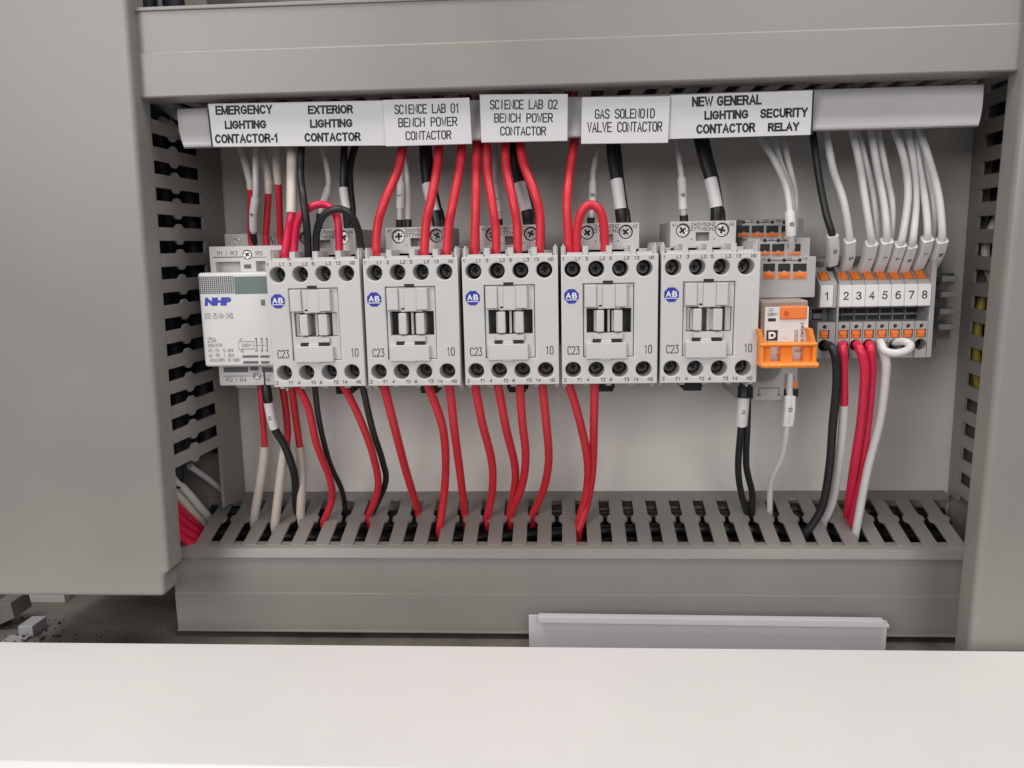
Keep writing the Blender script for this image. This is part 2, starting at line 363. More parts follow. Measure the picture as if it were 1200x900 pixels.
m = MB(); lz = P(100, 699, 90)[2]
lx = lambda z: -189.2 + 0.021 * z
m.prism([(-290, lz), (-195.8, lz), (-195.3, -156), (lx(-155), -155), (lx(205), 205), (-290, 205)], 'd', 74, 90, bev=2.2, seg=4)
m.build('duct_cover', M['duct'], t, O)
m = MB(); m.box(-289, -213, 20, 75.5, lz - 5, lz + 8, bev=0.5); m.build('duct_end', M['duct'], t, O)

# ---- right duct
t = thing('wiring_duct', 'tall grey wiring duct with a blank cover along the right edge', 'wiring duct', (260, 0, 0), 'grey slotted wiring ducts')
O = (260, 0, 0)
m = MB(); m.box(219, 330, 0.2, 2, -200, 200); m.box(330, 331.6, 0.2, 84, -200, 200)
def lean(mb, x_back, x_front):        # shear the wall so that it leans
    for v in mb.bm.verts:
        if abs(v.co.x) < 3: v.co.x += x_back + (x_front - x_back) * (-v.co.y) / 80.0
w = MB()
w.prism([(2, -142), (15, -142), (15, 200), (2, 200)], 'x', 0, 1.6)
for k in range(-14, 16):
    z = P(1147, 230, 15)[2] + 6.8 + 13.55 * k
    if z < -140: continue
    w.prism(slat_poly(14.8, 80, z - 3.5, z + 3.5, 62, 1.6, 4), 'x', 0, 1.6, bev=0.25, seg=1)
lean(w, 217.5, 211)
me = bpy.data.meshes.new('w'); w.bm.to_mesh(me); w.bm.free(); m.bm.from_mesh(me)
m.build('duct_base', M['duct'], t, O)
m = MB(); m.box(193.8, 335, 74, 90, -207, 205, bev=3.2, seg=5)
for v in m.bm.verts:
    if v.co.x < 210: v.co.x += 0.017 * v.co.z
m.build('duct_cover', M['duct'], t, O)

# ---- top duct
t = thing('wiring_duct', 'horizontal grey wiring duct across the top above the label strip', 'wiring duct', (0, 0, 100), 'grey slotted wiring ducts')
O = (0, 0, 100)
zb, zt, zg = P(660, 100, 84)[2], P(660, -10, 84)[2], P(660, 44.5, 84)[2]
m = MB(); m.box(-189, 203, 2.3, 3.6, zb, zt); m.box(-189, 200, 4, 66, zt - 3, zt - 1.4)
m.box(-187, 200, 2, 16, zb + 1, zb + 2.6)
for k in range(-15, 17):
    x = k * 12.5
    m.prism(slat_poly(15.8, 74, x - 3.2, x + 3.2, 40, 1.8, 4), 'x', 0, 1.6, bev=0.2, seg=1)
    pass
# the slats above were swept along x as (d, x): turn them into the underside (swap X and Z)
for v in m.bm.verts:
    if -0.1 <= v.co.x <= 1.7 and -74.2 <= v.co.y <= -15.6 and abs(v.co.z) < 205 and not (zt - 3.2 <= v.co.z <= zt - 1.3 and False):
        v.co = Vector((v.co.z, v.co.y, zb + 1 + v.co.x))
m.build('duct_base', M['duct'], t, O)
m = MB()
m.box(-193, 203, 68, 84, zb, zg + .1, bev=1.0, seg=3); m.box(-193, 203, 68, 83.3, zg - .5, zt, bev=0.3, seg=2)
m.box(-193, 203, 80, 84.2, zt - 1.6, zt + .2, bev=.5, seg=2)
m.build('duct_cover', M['duct'], t, O)

# ---- bottom duct (its slotted top leans a little towards the viewer)
t = thing('wiring_duct', 'horizontal grey wiring duct along the bottom with wires dropping into its slots', 'wiring duct', (0, 0, -170), 'grey slotted wiring ducts')
O = (0, 0, -170)
zB, zF = P(653, 577, 0)[2], P(653, 640, 48)[2]
za, zb2, zmid, zl = P(653, 641, 50)[2], P(653, 742, 50)[2], P(653, 696, 50)[2], P(653, 655, 51)[2]
m = MB(); m.box(-210, 216, 2.3, 3.6, zb2, zB - 1.5); m.box(-210, 216, 2, 44, zb2, zb2 + 1.6)
s = MB()
s.box(-187, 216, 0, 7, -0.8, 0.8)
xs0 = P(653, 612, 27)[0]
for k in range(-17, 18):
    x = xs0 - 0.2 + 6.62 + k * 13.25
    if x < -206 or x > 210: continue
    s.prism([(q[1], q[0]) for q in slat_poly(6.8, 48, x - 3.75, x + 3.75, 25, 1.75, 3.3)], 'z', -0.8, 0.8, bev=0.22, seg=1)
for v in s.bm.verts: v.co.z += zB + (zF - zB) * (-v.co.y) / 48.0
me = bpy.data.meshes.new('w'); s.bm.to_mesh(me); s.bm.free(); m.bm.from_mesh(me)
m.build('duct_base', M['duct'], t, O)
m = MB()
m.prism([(43, za + 0.4), (48, za + 0.2), (50.2, za - 1), (51.6, zl + .6), (51.6, zl), (50, zl - .4), (50, zmid), (44, zmid), (43, zmid)], 'x', -210.5, 217, bev=0.3)
m.box(-210.5, 217, 43.5, 50.8, zb2, zmid + 0.15, bev=0.45)
m.box(-210.3, 217, 49.8, 51.8, zb2 + 0.2, zb2 + 1.3, bev=0.3)
m.build('duct_cover', M['duct'], t, O)

# ================================================================== LABEL STRIP AND LABELS
LD = 76.0
a, b = P(207, 121, LD), P(1152, 98.5, LD)
c, e = P(215, 170.5, LD), P(1147, 150, LD)
zt_, zb_ = (a[2] + b[2]) / 2, (c[2] + e[2]) / 2
H_ = zt_ - zb_
fr = [(68, zt_), (69.2, zt_ - H_ * .2), (70.6, zt_ - H_ * .42), (72.1, zt_ - H_ * .64), (73.4, zt_ - H_ * .80), (74.0, zt_ - H_ * .90), (73.6, zt_ - H_ * .97), (72, zb_)]
prof = fr + [(q[0] - 1.7, q[1] + (.9 if k < 2 else 0)) for k, q in enumerate(reversed(fr))]
x0, x1 = (a[0] + c[0]) / 2, (b[0] + e[0]) / 2
t = thing('label_carrier', 'long white curved label carrier strip hanging under the top duct', 'label carrier', (0, LD, zt_))
m = MB(); m.prism(prof, 'x', x0, x1)
for v in m.bm.verts:
    u = (zt_ - v.co.z) / H_
    v.co.x = P(1153 - 2 * u - 5 * u ** 3, 98 + 52 * u, -v.co.y)[0] if v.co.x > 0 else P(207 + 3 * u + 6 * u ** 3, 121 + 49 * u, -v.co.y)[0]
m.build('carrier_strip', M['strip'], t, (0, LD, zt_), smooth=50)
m = MB()
for px in (330, 1000): 
    q = P(px, 125, 60); m.box(q[0] - 3, q[0] + 3, 0, 67, zt_ - 6, zt_ - 3, bev=0.4)
m.build('carrier_bracket', M['strip'], t, (0, LD, zt_))

def put_label(corners, label, lines, d0, th, style, edge=False, name='label_plate', grp='labels on the white carrier strip'):
    TL, TR, BR, BL = [P(x, y, d0 + th) for x, y in corners]
    cx = sum(p[0] for p in (TL, TR, BR, BL)) / 4; cz = sum(p[2] for p in (TL, TR, BR, BL)) / 4
    O = (cx, d0, cz)
    t = thing(name, label, 'label', O, grp)
    m = MB(); m.prism([(p[0], p[2]) for p in (BL, BR, TR, TL)], 'd', d0, d0 + th, bev=0.15, seg=1)
    m.build('plate', M['label'], t, O)
    rot = math.atan2(TR[2] - TL[2], TR[0] - TL[0])
    blocks = {}
    for ln in lines: blocks.setdefault(ln[5] if len(ln) > 5 else 0, []).append(ln)
    for bl in blocks.values():
        m = MB()
        for ln in bl:           # pixel box of a text line (left, top, right, bottom at its middle)
            s, xa, ya, xb, yb = ln[:5]
            p, q = P(xa, ya, d0 + th), P(xb, yb, d0 + th)
            if style == 'engraved': strokes(m, s, (p[0] + q[0]) / 2, (p[2] + q[2]) / 2, p[2] - q[2], q[0] - p[0], d0 + th, 0.54, rot)
            else: sans(m, s, (p[0] + q[0]) / 2, (p[2] + q[2]) / 2, p[2] - q[2], q[0] - p[0], d0 + th, 0.86, rot)
        m.build('lettering', M['ink'], t, O, smooth=0)
    if edge:
        m = MB()
        for (A, B) in edge:
            A, B = [(TL, TR, BR, BL)[A], (TL, TR, BR, BL)[B]]
            m.prism([(A[0] - .45, A[2]), (A[0] + .35, A[2]), (B[0] + .35, B[2]), (B[0] - .45, B[2])], 'd', d0 - .1, d0 + th + .05)
        m.build('border_line', M['ink'], t, O, smooth=0)
    return t
L0 = LD + 0.15
put_label([(243, 121.5), (450, 117.5), (455, 170.5), (249, 172)], 'white printed label reading EMERGENCY LIGHTING CONTACTOR-1 and EXTERIOR LIGHTING CONTACTOR', [
    ('EMERGENCY', 252, 124.3, 319.5, 133.2), ('LIGHTING', 263, 141.8, 312.5, 150.3), ('CONTACTOR-1', 251.5, 157.8, 326, 166.6),
    ('EXTERIOR', 360.5, 124, 414, 132.7, 1), ('LIGHTING', 363, 140.3, 413.5, 148.8, 1), ('CONTACTOR', 356.5, 156.3, 423, 165, 1)], L0, 0.5, 'printed', [(0, 3)])
put_label([(448.5, 117), (550, 114.3), (553, 168.5), (452, 171.5)], 'small white engraved label reading SCIENCE LAB 01 BENCH POWER CONTACTOR', [
    ('SCIENCE LAB 01', 462, 123, 539, 132), ('BENCH POWER', 466.5, 138.5, 536, 147.5), ('CONTACTOR', 475, 154, 529, 163)], L0 + 0.7, 1.5, 'engraved')
put_label([(562, 110.5), (665.5, 110), (665, 165), (564, 167)], 'small white engraved label reading SCIENCE LAB 02 BENCH POWER CONTACTOR', [
    ('SCIENCE LAB 02', 574, 118, 653.5, 127), ('BENCH POWER', 579, 133.7, 648, 142.7), ('CONTACTOR', 586, 149, 640, 158)], L0, 1.7, 'engraved')
put_label([(682, 114), (785.5, 112.5), (783, 167.3), (681, 168.5)], 'small white engraved label reading GAS SOLENOID VALVE CONTACTOR', [
    ('GAS SOLENOID', 697, 128.5, 767.5, 138), ('VALVE CONTACTOR', 688, 144, 776, 153.5)], L0 + 0.7, 1.5, 'engraved')
put_label([(785.5, 111.5), (953.5, 105.7), (951, 158), (783, 163)], 'white printed label reading NEW GENERAL LIGHTING CONTACTOR and SECURITY RELAY', [
    ('NEW GENERAL', 811, 113.3, 892.5, 122.7), ('LIGHTING', 825.5, 130, 877, 139), ('CONTACTOR', 816, 145.7, 885, 155),
    ('SECURITY', 891, 127.5, 946.5, 137, 1), ('RELAY', 900, 144, 936.5, 153.3, 1)], L0, 0.5, 'printed', [(1, 2)])

# ================================================================== DIN RAIL AND CLAMPS
rz = P(1030, 362, 20)[2]
m = MB()
m.box(-176, 210, 0.3, 1.5, rz - 13.5, rz + 13.5); m.box(-176, 210, 1.5, 7, rz + 12.3, rz + 13.5); m.box(-176, 210, 1.5, 7, rz - 13.5, rz - 12.3)
m.box(-176, 210, 6.2, 7.3, rz + 13, rz + 17.5); m.box(-176, 210, 6.2, 7.3, rz - 17.5, rz - 13)
tag(m.build('mounting_rail', M['metal'], None, (0, 0, rz)), 'steel mounting rail behind the row of contactors and terminals', 'rail')
def clamp(pxa, pxb, label, ys):
    x0, x1 = P(pxa, 350, 40)[0], P(pxb, 350, 40)[0]; O = ((x0 + x1) / 2, 8, rz)
    t = thing('end_clamp', label, 'end clamp', O, 'ribbed end clamps on the rail')
    m = MB(); xm = (x0 + x1) / 2
    m.box(x0 + .5, x1 - (x1 - x0) * 0.4, 7.5, 34, rz - 19, P(1030, 300, 34)[2], bev=0.6); m.build('clamp_body', M['clampm'], t, O)
    m = MB()
    for y in ys:
        z = P(1100, y, 44)[2]; m.box(x0, x1, 12, 46, z - 1.5, z + 1.5, bev=0.7)
    m.build('ribs', M['clampm'], t, O)
clamp(949, 961, 'narrow ribbed grey clamp between the orange relay and the numbered terminals', (330, 347, 368, 384))
clamp(1096, 1115, 'ribbed grey clamp at the right end of the numbered terminals', (327, 345, 365, 383))

# ================================================================== CONTACTORS
def screw(x, z, r, d, ang, m, parent, origin=(0, 0, 0)):
    """pan head with a cross recess over a dark recess floor"""
    k = r * 0.56; w = r * 0.13; cr, sr = math.cos(ang), math.sin(ang)
    cross = [(-w, k), (w, k), (w, w), (k, w), (k, -w), (w, -w), (w, -k), (-w, -k), (-w, -w), (-k, -w), (-k, w), (-w, w)]
    cross = [(x + a * cr - b * sr, z + a * sr + b * cr) for a, b in cross]
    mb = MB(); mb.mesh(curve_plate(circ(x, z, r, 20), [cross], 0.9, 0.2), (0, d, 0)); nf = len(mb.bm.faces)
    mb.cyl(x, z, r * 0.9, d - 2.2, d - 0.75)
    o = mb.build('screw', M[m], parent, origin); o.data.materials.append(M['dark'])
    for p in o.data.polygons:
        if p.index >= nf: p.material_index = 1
    return o
TX = [-16.5, -5.9, 4.8, 15.55]
def make_contactor(light):
    t = thing('contactor', 'x', 'contactor', (0, 0, 0), 'grey contactors in the row')
    # face with screw wells and central opening
    hl = [circ(x, 22.9, 3.62, 28) for x in TX] + [circ(x, -22.7, 3.62, 28) for x in TX]
    hl.append(rct(-11.9, 11.0, -16.9, 16.5))
    face = curve_plate(rct(-21.7, 21.7, -29.3, 29.3), hl, 13, 0.45, 2)
    m = MB(); m.mesh(face, (0, 88, 0)); m.build('front_cover', M['dev'], t)
    # body
    m = MB()
    m.box(-21.6, 21.6, 9, 56, -30.5, 27, bev=1); m.box(-21.8, 21.8, 58, 75.5, -29.0, 28.6, bev=.5)
    for i, x in enumerate((-20.6, -10.6, 0.1, 10.9, 20.6)):
        wd = 1.1 if i in (0, 4) else 1.3
        m.box(x - wd, x + wd, 58, 83, 26, 33.2, bev=0.25); m.box(x - wd, x + wd, 58, 80, -31.5, -27, bev=0.25)
        if i in (0, 4): m.box(x - .4, x + .4, 50, 84, 26, 34.2, bev=0.2); m.box(x - .5, x + .5, 56, 74, -33.5, -27, bev=.2)
        if 0 < i < 4: m.box(x - 3.0, x + .2, 58, 72, 26, 32.4, bev=0.25)
    for i in range(4):
        x = (-20.6, -10.6, 0.1, 10.9)[i]; x2 = (-10.6, 0.1, 10.9, 20.6)[i]
        m.box(x + 1.4, x2 - 1.4, 79, 86, 27, 30.4, bev=0.3); m.box(x + 1.4, x2 - 1.4, 58, 66, 27, 31.6, bev=0.3)
    m.build('housing', M['dev2'], t)
    # coil block behind the top edge
    cb = MB(); cb.mesh(curve_plate(rct(-15.2, 15.2, 27, 43.6), [circ(-9.2, 39.3, 3.3), circ(9.0, 39.3, 3.3), rct(-3.3, 2.9, 34.5, 38.4)], 6, 0.3), (0, 66, 0))
    cb.box(-15.2, 15.2, 24, 59.8, 27, 43.4, bev=.4)
    cbo = cb.build('coil_block', M['dev2'], t)
    m = MB()
    strokes(m, '240V50HZ', 0, 42.1, 1.7, 11.5, 66, .22); strokes(m, '277V60HZ', 0, 40.0, 1.7, 11.5, 66, .22)
    strokes(m, 'A1', -13.2, 42.0, 1.5, 2.2, 66, .2); strokes(m, 'A2', 13.2, 42.0, 1.5, 2.2, 66, .2)
    m.box(-5.6, -5, 65.9, 66.05, 35, 35.5); m.box(5, 5.6, 65.9, 66.05, 35, 35.5)
    m.build('lettering', M['ink'], cbo, smooth=0)
    for x in (-9.2, 9.0):
        screw(x, 39.3, 2.9, 64.2, random.uniform(0, 1.5), 'metal', cbo)
    # terminal screws at the bottom of their wells
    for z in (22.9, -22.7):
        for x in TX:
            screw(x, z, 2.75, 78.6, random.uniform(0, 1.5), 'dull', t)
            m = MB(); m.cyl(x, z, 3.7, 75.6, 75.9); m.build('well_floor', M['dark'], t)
    # contact carrier window
    m = MB()
    m.mesh(curve_plate(rct(-11.6, 10.7, -16.6, 16.2), [rct(-10.3, 9.9, -5.9, 5.2)], 5, 0.12), (0, 87.0, 0))
    m.build('window_frame', M['dev'], t)
    m = MB(); m.box(-10.8, 10.4, 76, 79.5, -7, 6.4); m.build('window_back', M['dev2'] if light else M['deep'], t)  # in the darker windows the inside shade is put into this colour
    m = MB()
    m.box(-11.2, -6.0, 84, 89.3, 6.0, 15.9, bev=.35); m.box(-6.0, -3.1, 84, 88.0, 5.8, 15.6, bev=.25)
    m.box(-3.1, 2.6, 84, 88.8, 5.3, 15.7, bev=.3); m.box(2.6, 7.6, 84, 89.6, 6.0, 15.9, bev=.35); m.box(-5, 5, 84, 88, 5.0, 7, bev=.2)
    m.build('upper_latch', M['dev'], t)
    for (xa, xb) in ((-6.0, -2.5), (2.0, 5.8)) if not light else ((-7.4, -3.6), (1.4, 5.6)):
        m = MB(); m.box(xa, xb, 79, 89, -5.3, 4.5, bev=.5); m.box(xa - (1.6 if light else .9), xa + .2, 79, 85.5, -5.3, 4.2, bev=.3); m.build('slider', M['dev'], t)
    m = MB(); m.box(-.8, .3, 79, 86, -5.6, 4.9, bev=.2)
    if light: m.box(-10.1, -8.2, 79, 85.5, -5.6, 4.9, bev=.2); m.box(7.2, 9.7, 79, 86, -5.6, 4.9, bev=.2)
    m.build('divider', M['dev2'], t)
    m = MB()
    m.box(-10.6, 7.6, 84, 89.6, -17.6, -10.2, bev=.4); m.box(-3.9, .9, 84, 89.2, -18.2, -9.2, bev=.3); m.box(-7, 6, 84, 88.4, -8.6, -6.1, bev=.25)
    m.box(-3.6, .8, 84, 88.6, -10.4, -5.9, bev=.25)
    m.build('lower_latch', M['dev'], t)
    for bx in ((-7.6, -4.4, 86, 88.6, -10.3, -8.7), (1.4, 5.6, 86, 88.6, -10.3, -8.7), (-3.0, 1.5, 86, 88.12, 16.45, 17.7)):
        MB().box(*bx).build('slot', M['dark'], t)  # solid black blocks, painted as the shade of open slots
    # emblem
    m = MB(); oc = [(-17.1 + 3.5 * math.cos(math.radians(22.5 + 45 * i)), 10.9 + 3.5 * math.sin(math.radians(22.5 + 45 * i))) for i in range(8)]
    m.prism(oc, 'd', 87.9, 88.12); em = m.build('emblem', M['blue'], t, smooth=0)
    m = MB(); font_text(m, 'A', -18.45, 11.2, 2.6, 2.5, 88.12, .25); font_text(m, 'B', -15.65, 11.2, 2.6, 2.2, 88.12, .25)
    m.box(-17.25, -16.95, 88.1, 88.17, 11.0, 11.4); m.box(-19.9, -14.3, 88.1, 88.17, 9.15, 9.5)
    m.build('emblem_letters', M['white'], em, smooth=0)
    # printing
    m = MB()
    strokes(m, 'C23', -16.3, -13.7, 3.9, 5.5, 88, .36); strokes(m, '10', 17.4, -13.5, 3.9, 3.6, 88, .36)
    for s, x in (('1', -20.6), ('L1', -14.0), ('3', -10.2), ('L2', -3.2), ('5', .5), ('L3', 7.6), ('13', 12.0), ('NO', 18.6)):
        strokes(m, s, x, 27.6, 1.55, 1.0 if len(s) == 1 else 2.3, 88, .24)
    for s, x in (('2', -20.2), ('T1', -13.6), ('4', -9.8), ('T2', -2.9), ('6', .7), ('T3', 7.8), ('14', 12.0), ('NO', 18.6)):
        strokes(m, s, x, -27.3, 1.55, 1.0 if len(s) == 1 else 2.3, 88, .24)
    m.build('lettering', M['ink'], t, smooth=0)
    # rail latch at the foot
    m = MB(); m.box(-4.5, 4.5, 40, 46, -40.5, -36, bev=.4); m.box(-5.5, 5.5, 9, 42, -39.6, -36.5, bev=.3); m.build('rail_latch', M['dark'], t)
    return t
cl = make_contactor(True); cdk = make_contactor(False)
ZC = -33.9
CXS = [-112.45, -67.55, -22.2, 22.5, 67.2]
names = ['EXTERIOR LIGHTING', 'SCIENCE LAB 01', 'SCIENCE LAB 02', 'GAS SOLENOID VALVE', 'NEW GENERAL LIGHTING']
extra = ['with red and black loops on its top terminals', 'with three red wires above and below', 'with four red wires above and below', 'with one red loop on top', 'with no wires in its front terminals']
cons = [cl, cdk, copy_tree(cdk), copy_tree(cdk), copy_tree(cl)]
def turn_screws(o):                       # every screw stopped at its own angle
    for c in kids(o):
        if c.name.startswith('screw'):
            me = c.data.copy(); n = len(me.vertices); cx = sum(v.co.x for v in me.vertices) / n; cz = sum(v.co.z for v in me.vertices) / n
            m_ = Matrix.Translation((cx, 0, cz)) @ Matrix.Rotation(random.uniform(0, 6.28), 4, 'Y') @ Matrix.Translation((-cx, 0, -cz))
            me.transform(m_); c.data = me
        else: turn_screws(c)
for o in cons[2:]: turn_screws(o)
for o, x, nm, ex, tl in zip(cons, CXS, names, extra, (.25, -.1, .12, -.05, -.2)):
    o.rotation_euler.y = math.radians(-tl)
    o.location = W((x, 0, ZC)); o['label'] = f'grey contactor under the {nm} label {ex}'

# ================================================================== MODULAR CONTACTOR (left end)
def make_modular():
    x0, x1 = P(231, 320, 65)[0], -135.5
    zt, zb = P(231, 320, 65)[2], P(240, 430, 65)[2]
    O = ((x0 + x1) / 2, 0, (zt + zb) / 2)
    t = thing('modular_contactor', 'white modular contactor with grey green window at the left end of the row', 'contactor', O)
    m = MB(); m.box(x0, x1, 48, 65, zb, zt, bev=1.3, seg=3); fc = m.build('front_nose', M['ivory'], t, O)
    z1, z2 = P(247, 289, 50)[2], P(259, 452, 50)[2]
    m = MB()
    xs = [P(292, 299, 50)[0]]
    hx0, hx1, hz0, hz1 = P(253, 314, 50), P(281, 305, 50), 0, 0
    m.mesh(curve_plate(rct(x0 + .4, x1, zt - 4, z1), [rct(P(252.5, 310, 50)[0], P(281.5, 310, 50)[0], P(260, 319, 50)[2], P(260, 307, 50)[2]), rct(P(300, 310, 50)[0], P(322, 310, 50)[0], P(260, 319, 50)[2], P(260, 307, 50)[2]), circ(P(289.5, 298.5, 50)[0], P(289.5, 298.5, 50)[2], 2.4)], 6, .3), (0, 50, 0))
    m.box(x0 + .5, x1, 26, 44.2, zt - 3.8, z1 - .2, bev=.4); m.box(x0 + .5, x1, 8, 48, zb + 3, zt - 3)
    m.box(x0 + .4, x1, 26, 50, z2, zb + 4, bev=.5)
    z3, z4 = P(267, 274, 30)[2], P(260, 455, 30)[2]
    m.box(x0 + .6, x1, 8, 30, z1 - 8, z3, bev=.5); m.box(x0 + .6, x1, 8, 30, z4, z2 + 6, bev=.5)
    m.build('housing', M['ivory'], t, O)
    m = MB()
    for px in (263, 281, 300, 319):
        pass
    # screws
    for px, py, d, r in ((289.5, 298.5, 49.2, 2.1), (277, 281.5, 30.6, 1.9), (316.5, 281.5, 30.6, 1.9), (296, 281.5, 30.6, 1.9), (300.5, 440.5, 50.6, 2.2)):
        q = P(px, py, d); screw(q[0], q[2], r, d, random.uniform(0, 1.5), 'metal', t, O)
    m = MB()
    q, q2 = P(262, 430.5, 50), P(291, 436, 50); m.box(q[0], q2[0], 49.9, 50.15, q[2], q2[2]); q, q2 = P(307, 430.5, 50), P(320, 436, 50); m.box(q[0], q2[0], 49.9, 50.15, q[2], q2[2])
    q, q2 = P(293, 430, 50), P(303, 434, 50); m.box(q[0], q2[0], 49.9, 50.2, q[2], q2[2])
    q, q2 = P(286, 310, 50), P(294.5, 314.5, 50); m.box(q[0], q2[0], 49.9, 50.2, q[2], q2[2])
    m.build('terminal_slot', M['faint'], t, O)
    # front nose details
    def R(mb, xa, ya, xb, yb, d0=64.9, d1=65.1):
        q, q2 = P(xa, ya, 65), P(xb, yb, 65); mb.box(q[0], q2[0], d0, d1, q[2], q2[2])
    m = MB(); R(m, 274, 324.3, 314, 344); R(m, 305.5, 351, 311, 358); m.build('window', M['green'], fc)
    m = MB(); n = 16
    for i in range(n + 1):
        x = 234.5 + (273.5 - 234.5) * i / n; R(m, x - .13, 324.5, x + .13, 343.7, 64.9, 65.05)
    for i in range(9):
        y = 324.5 + 19.2 * i / 8; R(m, 234.5, y - .13, 273.5, y + .13, 64.9, 65.06)
    m.build('grid_print', M['faint'], fc, smooth=0)
    m = MB(); q, q2 = P(239, 348.8, 65), P(271.5, 358, 65)
    font_text(m, 'NHP', (q[0] + q2[0]) / 2, (q[2] + q2[2]) / 2, q[2] - q2[2], q2[0] - q[0], 65, .75, math.radians(.4), .12); m.build('brand_print', M['nblue'], fc, smooth=0)
    m = MB()
    def TXT(s, xa, ya, xb, yb, pen=.24, d=65):
        q, q2 = P(xa, ya, d), P(xb, yb, d); strokes(m, s, (q[0] + q2[0]) / 2, (q[2] + q2[2]) / 2, q[2] - q2[2], q2[0] - q[0], d, pen, math.radians(.4))
    TXT('DTC-25-04-240L', 240, 367.2, 274.5, 373.2, .2)
    TXT('25A', 243, 395.5, 253.5, 401.3, .26); TXT('240/415V', 243.5, 402.8, 261, 406.6, .2); TXT('AC-7A', 244, 408.5, 257, 412.5, .2); TXT('5.4KW', 261.5, 408.5, 274, 412.5, .2)
    TXT('AC-7B', 244.5, 414.5, 257.5, 418.5, .2); TXT('1.3KW', 262, 414.5, 274.5, 418.5, .2); TXT('IEC61095', 245.3, 420.3, 263.5, 424, .2); TXT('UI-500V', 267, 420, 282, 423.7, .2)
    TXT('A1', 280.5, 396, 284.5, 399.3, .2); TXT('A2', 282, 409.5, 286, 413, .2); TXT('240V~', 283, 402.7, 296, 406.7, .2)
    for xa, ya, xb, yb in ((279.5, 400.2, 298, 400.6), (279.5, 408.8, 298, 409.2), (279.5, 400.2, 279.9, 409.2), (297.6, 400.2, 298, 409.2), (288, 396, 288.3, 400), (289, 409, 289.3, 413.5), (298, 404.5, 314, 404.8)): R(m, xa, ya, xb, yb, 64.9, 65.07)
    for x in (299, 305.5, 311.5):
        R(m, x + 1.6, 396, x + 2, 412, 64.9, 65.08); R(m, x, 401, x + 3, 401.4, 64.9, 65.075); TXT('R', x, 396, x + 2.4, 399, .18); TXT('R', x + .4, 409.5, x + 2.8, 412.5, .18)
    for xa, ya, xb, yb in ((284, 416.5, 303, 419), (305, 416.5, 316, 419), (285, 423.2, 303, 426), (306, 423.2, 316, 426)): R(m, xa, ya, xb, yb, 64.8, 65.1)
    m.build('lettering', M['faint'], fc, smooth=0)
    for o in kids(fc): o.location = Vector((0, 0, 0))
    for o in kids(fc):
        o.data.transform(Matrix.Translation(-W(O)))
    m = MB(); rows = [m, MB()]
    def T2(k, st, xa, ya, xb, yb, pen):
        q, q2 = P(xa, ya, 50), P(xb, yb, 50); strokes(rows[k], st, (q[0] + q2[0]) / 2, (q[2] + q2[2]) / 2, q[2] - q2[2], q2[0] - q[0], 50, pen, math.radians(.4))
    for k, st, xa, ya, xb, yb, pen in ((0, 'R1', 254.5, 294.5, 261.5, 299.3, .28), (0, 'R3', 270, 294.5, 278.5, 299.3, .28), (0, 'R5', 299.5, 294.5, 308, 299.3, .28), (0, 'A1', 287, 310.6, 293.5, 314, .28), (0, '|', 264.5, 294.5, 266.5, 299.5, .2),
                                       (1, 'R2', 265, 442.5, 273, 447.5, .28), (1, 'R4', 281, 442.5, 289, 447.5, .28), (1, 'R6', 309, 442, 317, 447, .28), (1, '|', 276, 442.5, 278, 447.5, .2)): T2(k, st, xa, ya, xb, yb, pen)
    for k, xa, xb, y in ((0, 249.5, 284, 301.2), (0, 295, 312, 301.2), (1, 262, 293, 440.5), (1, 306, 318, 440.3)):
        q, q2 = P(xa, y, 50), P(xb, y + .5, 50); rows[k].box(q[0], q2[0], 49.9, 50.06, q[2], q2[2])
    for r_ in rows: r_.build('terminal_lettering', M['faint'], t, O, smooth=0)
    return t
make_modular()

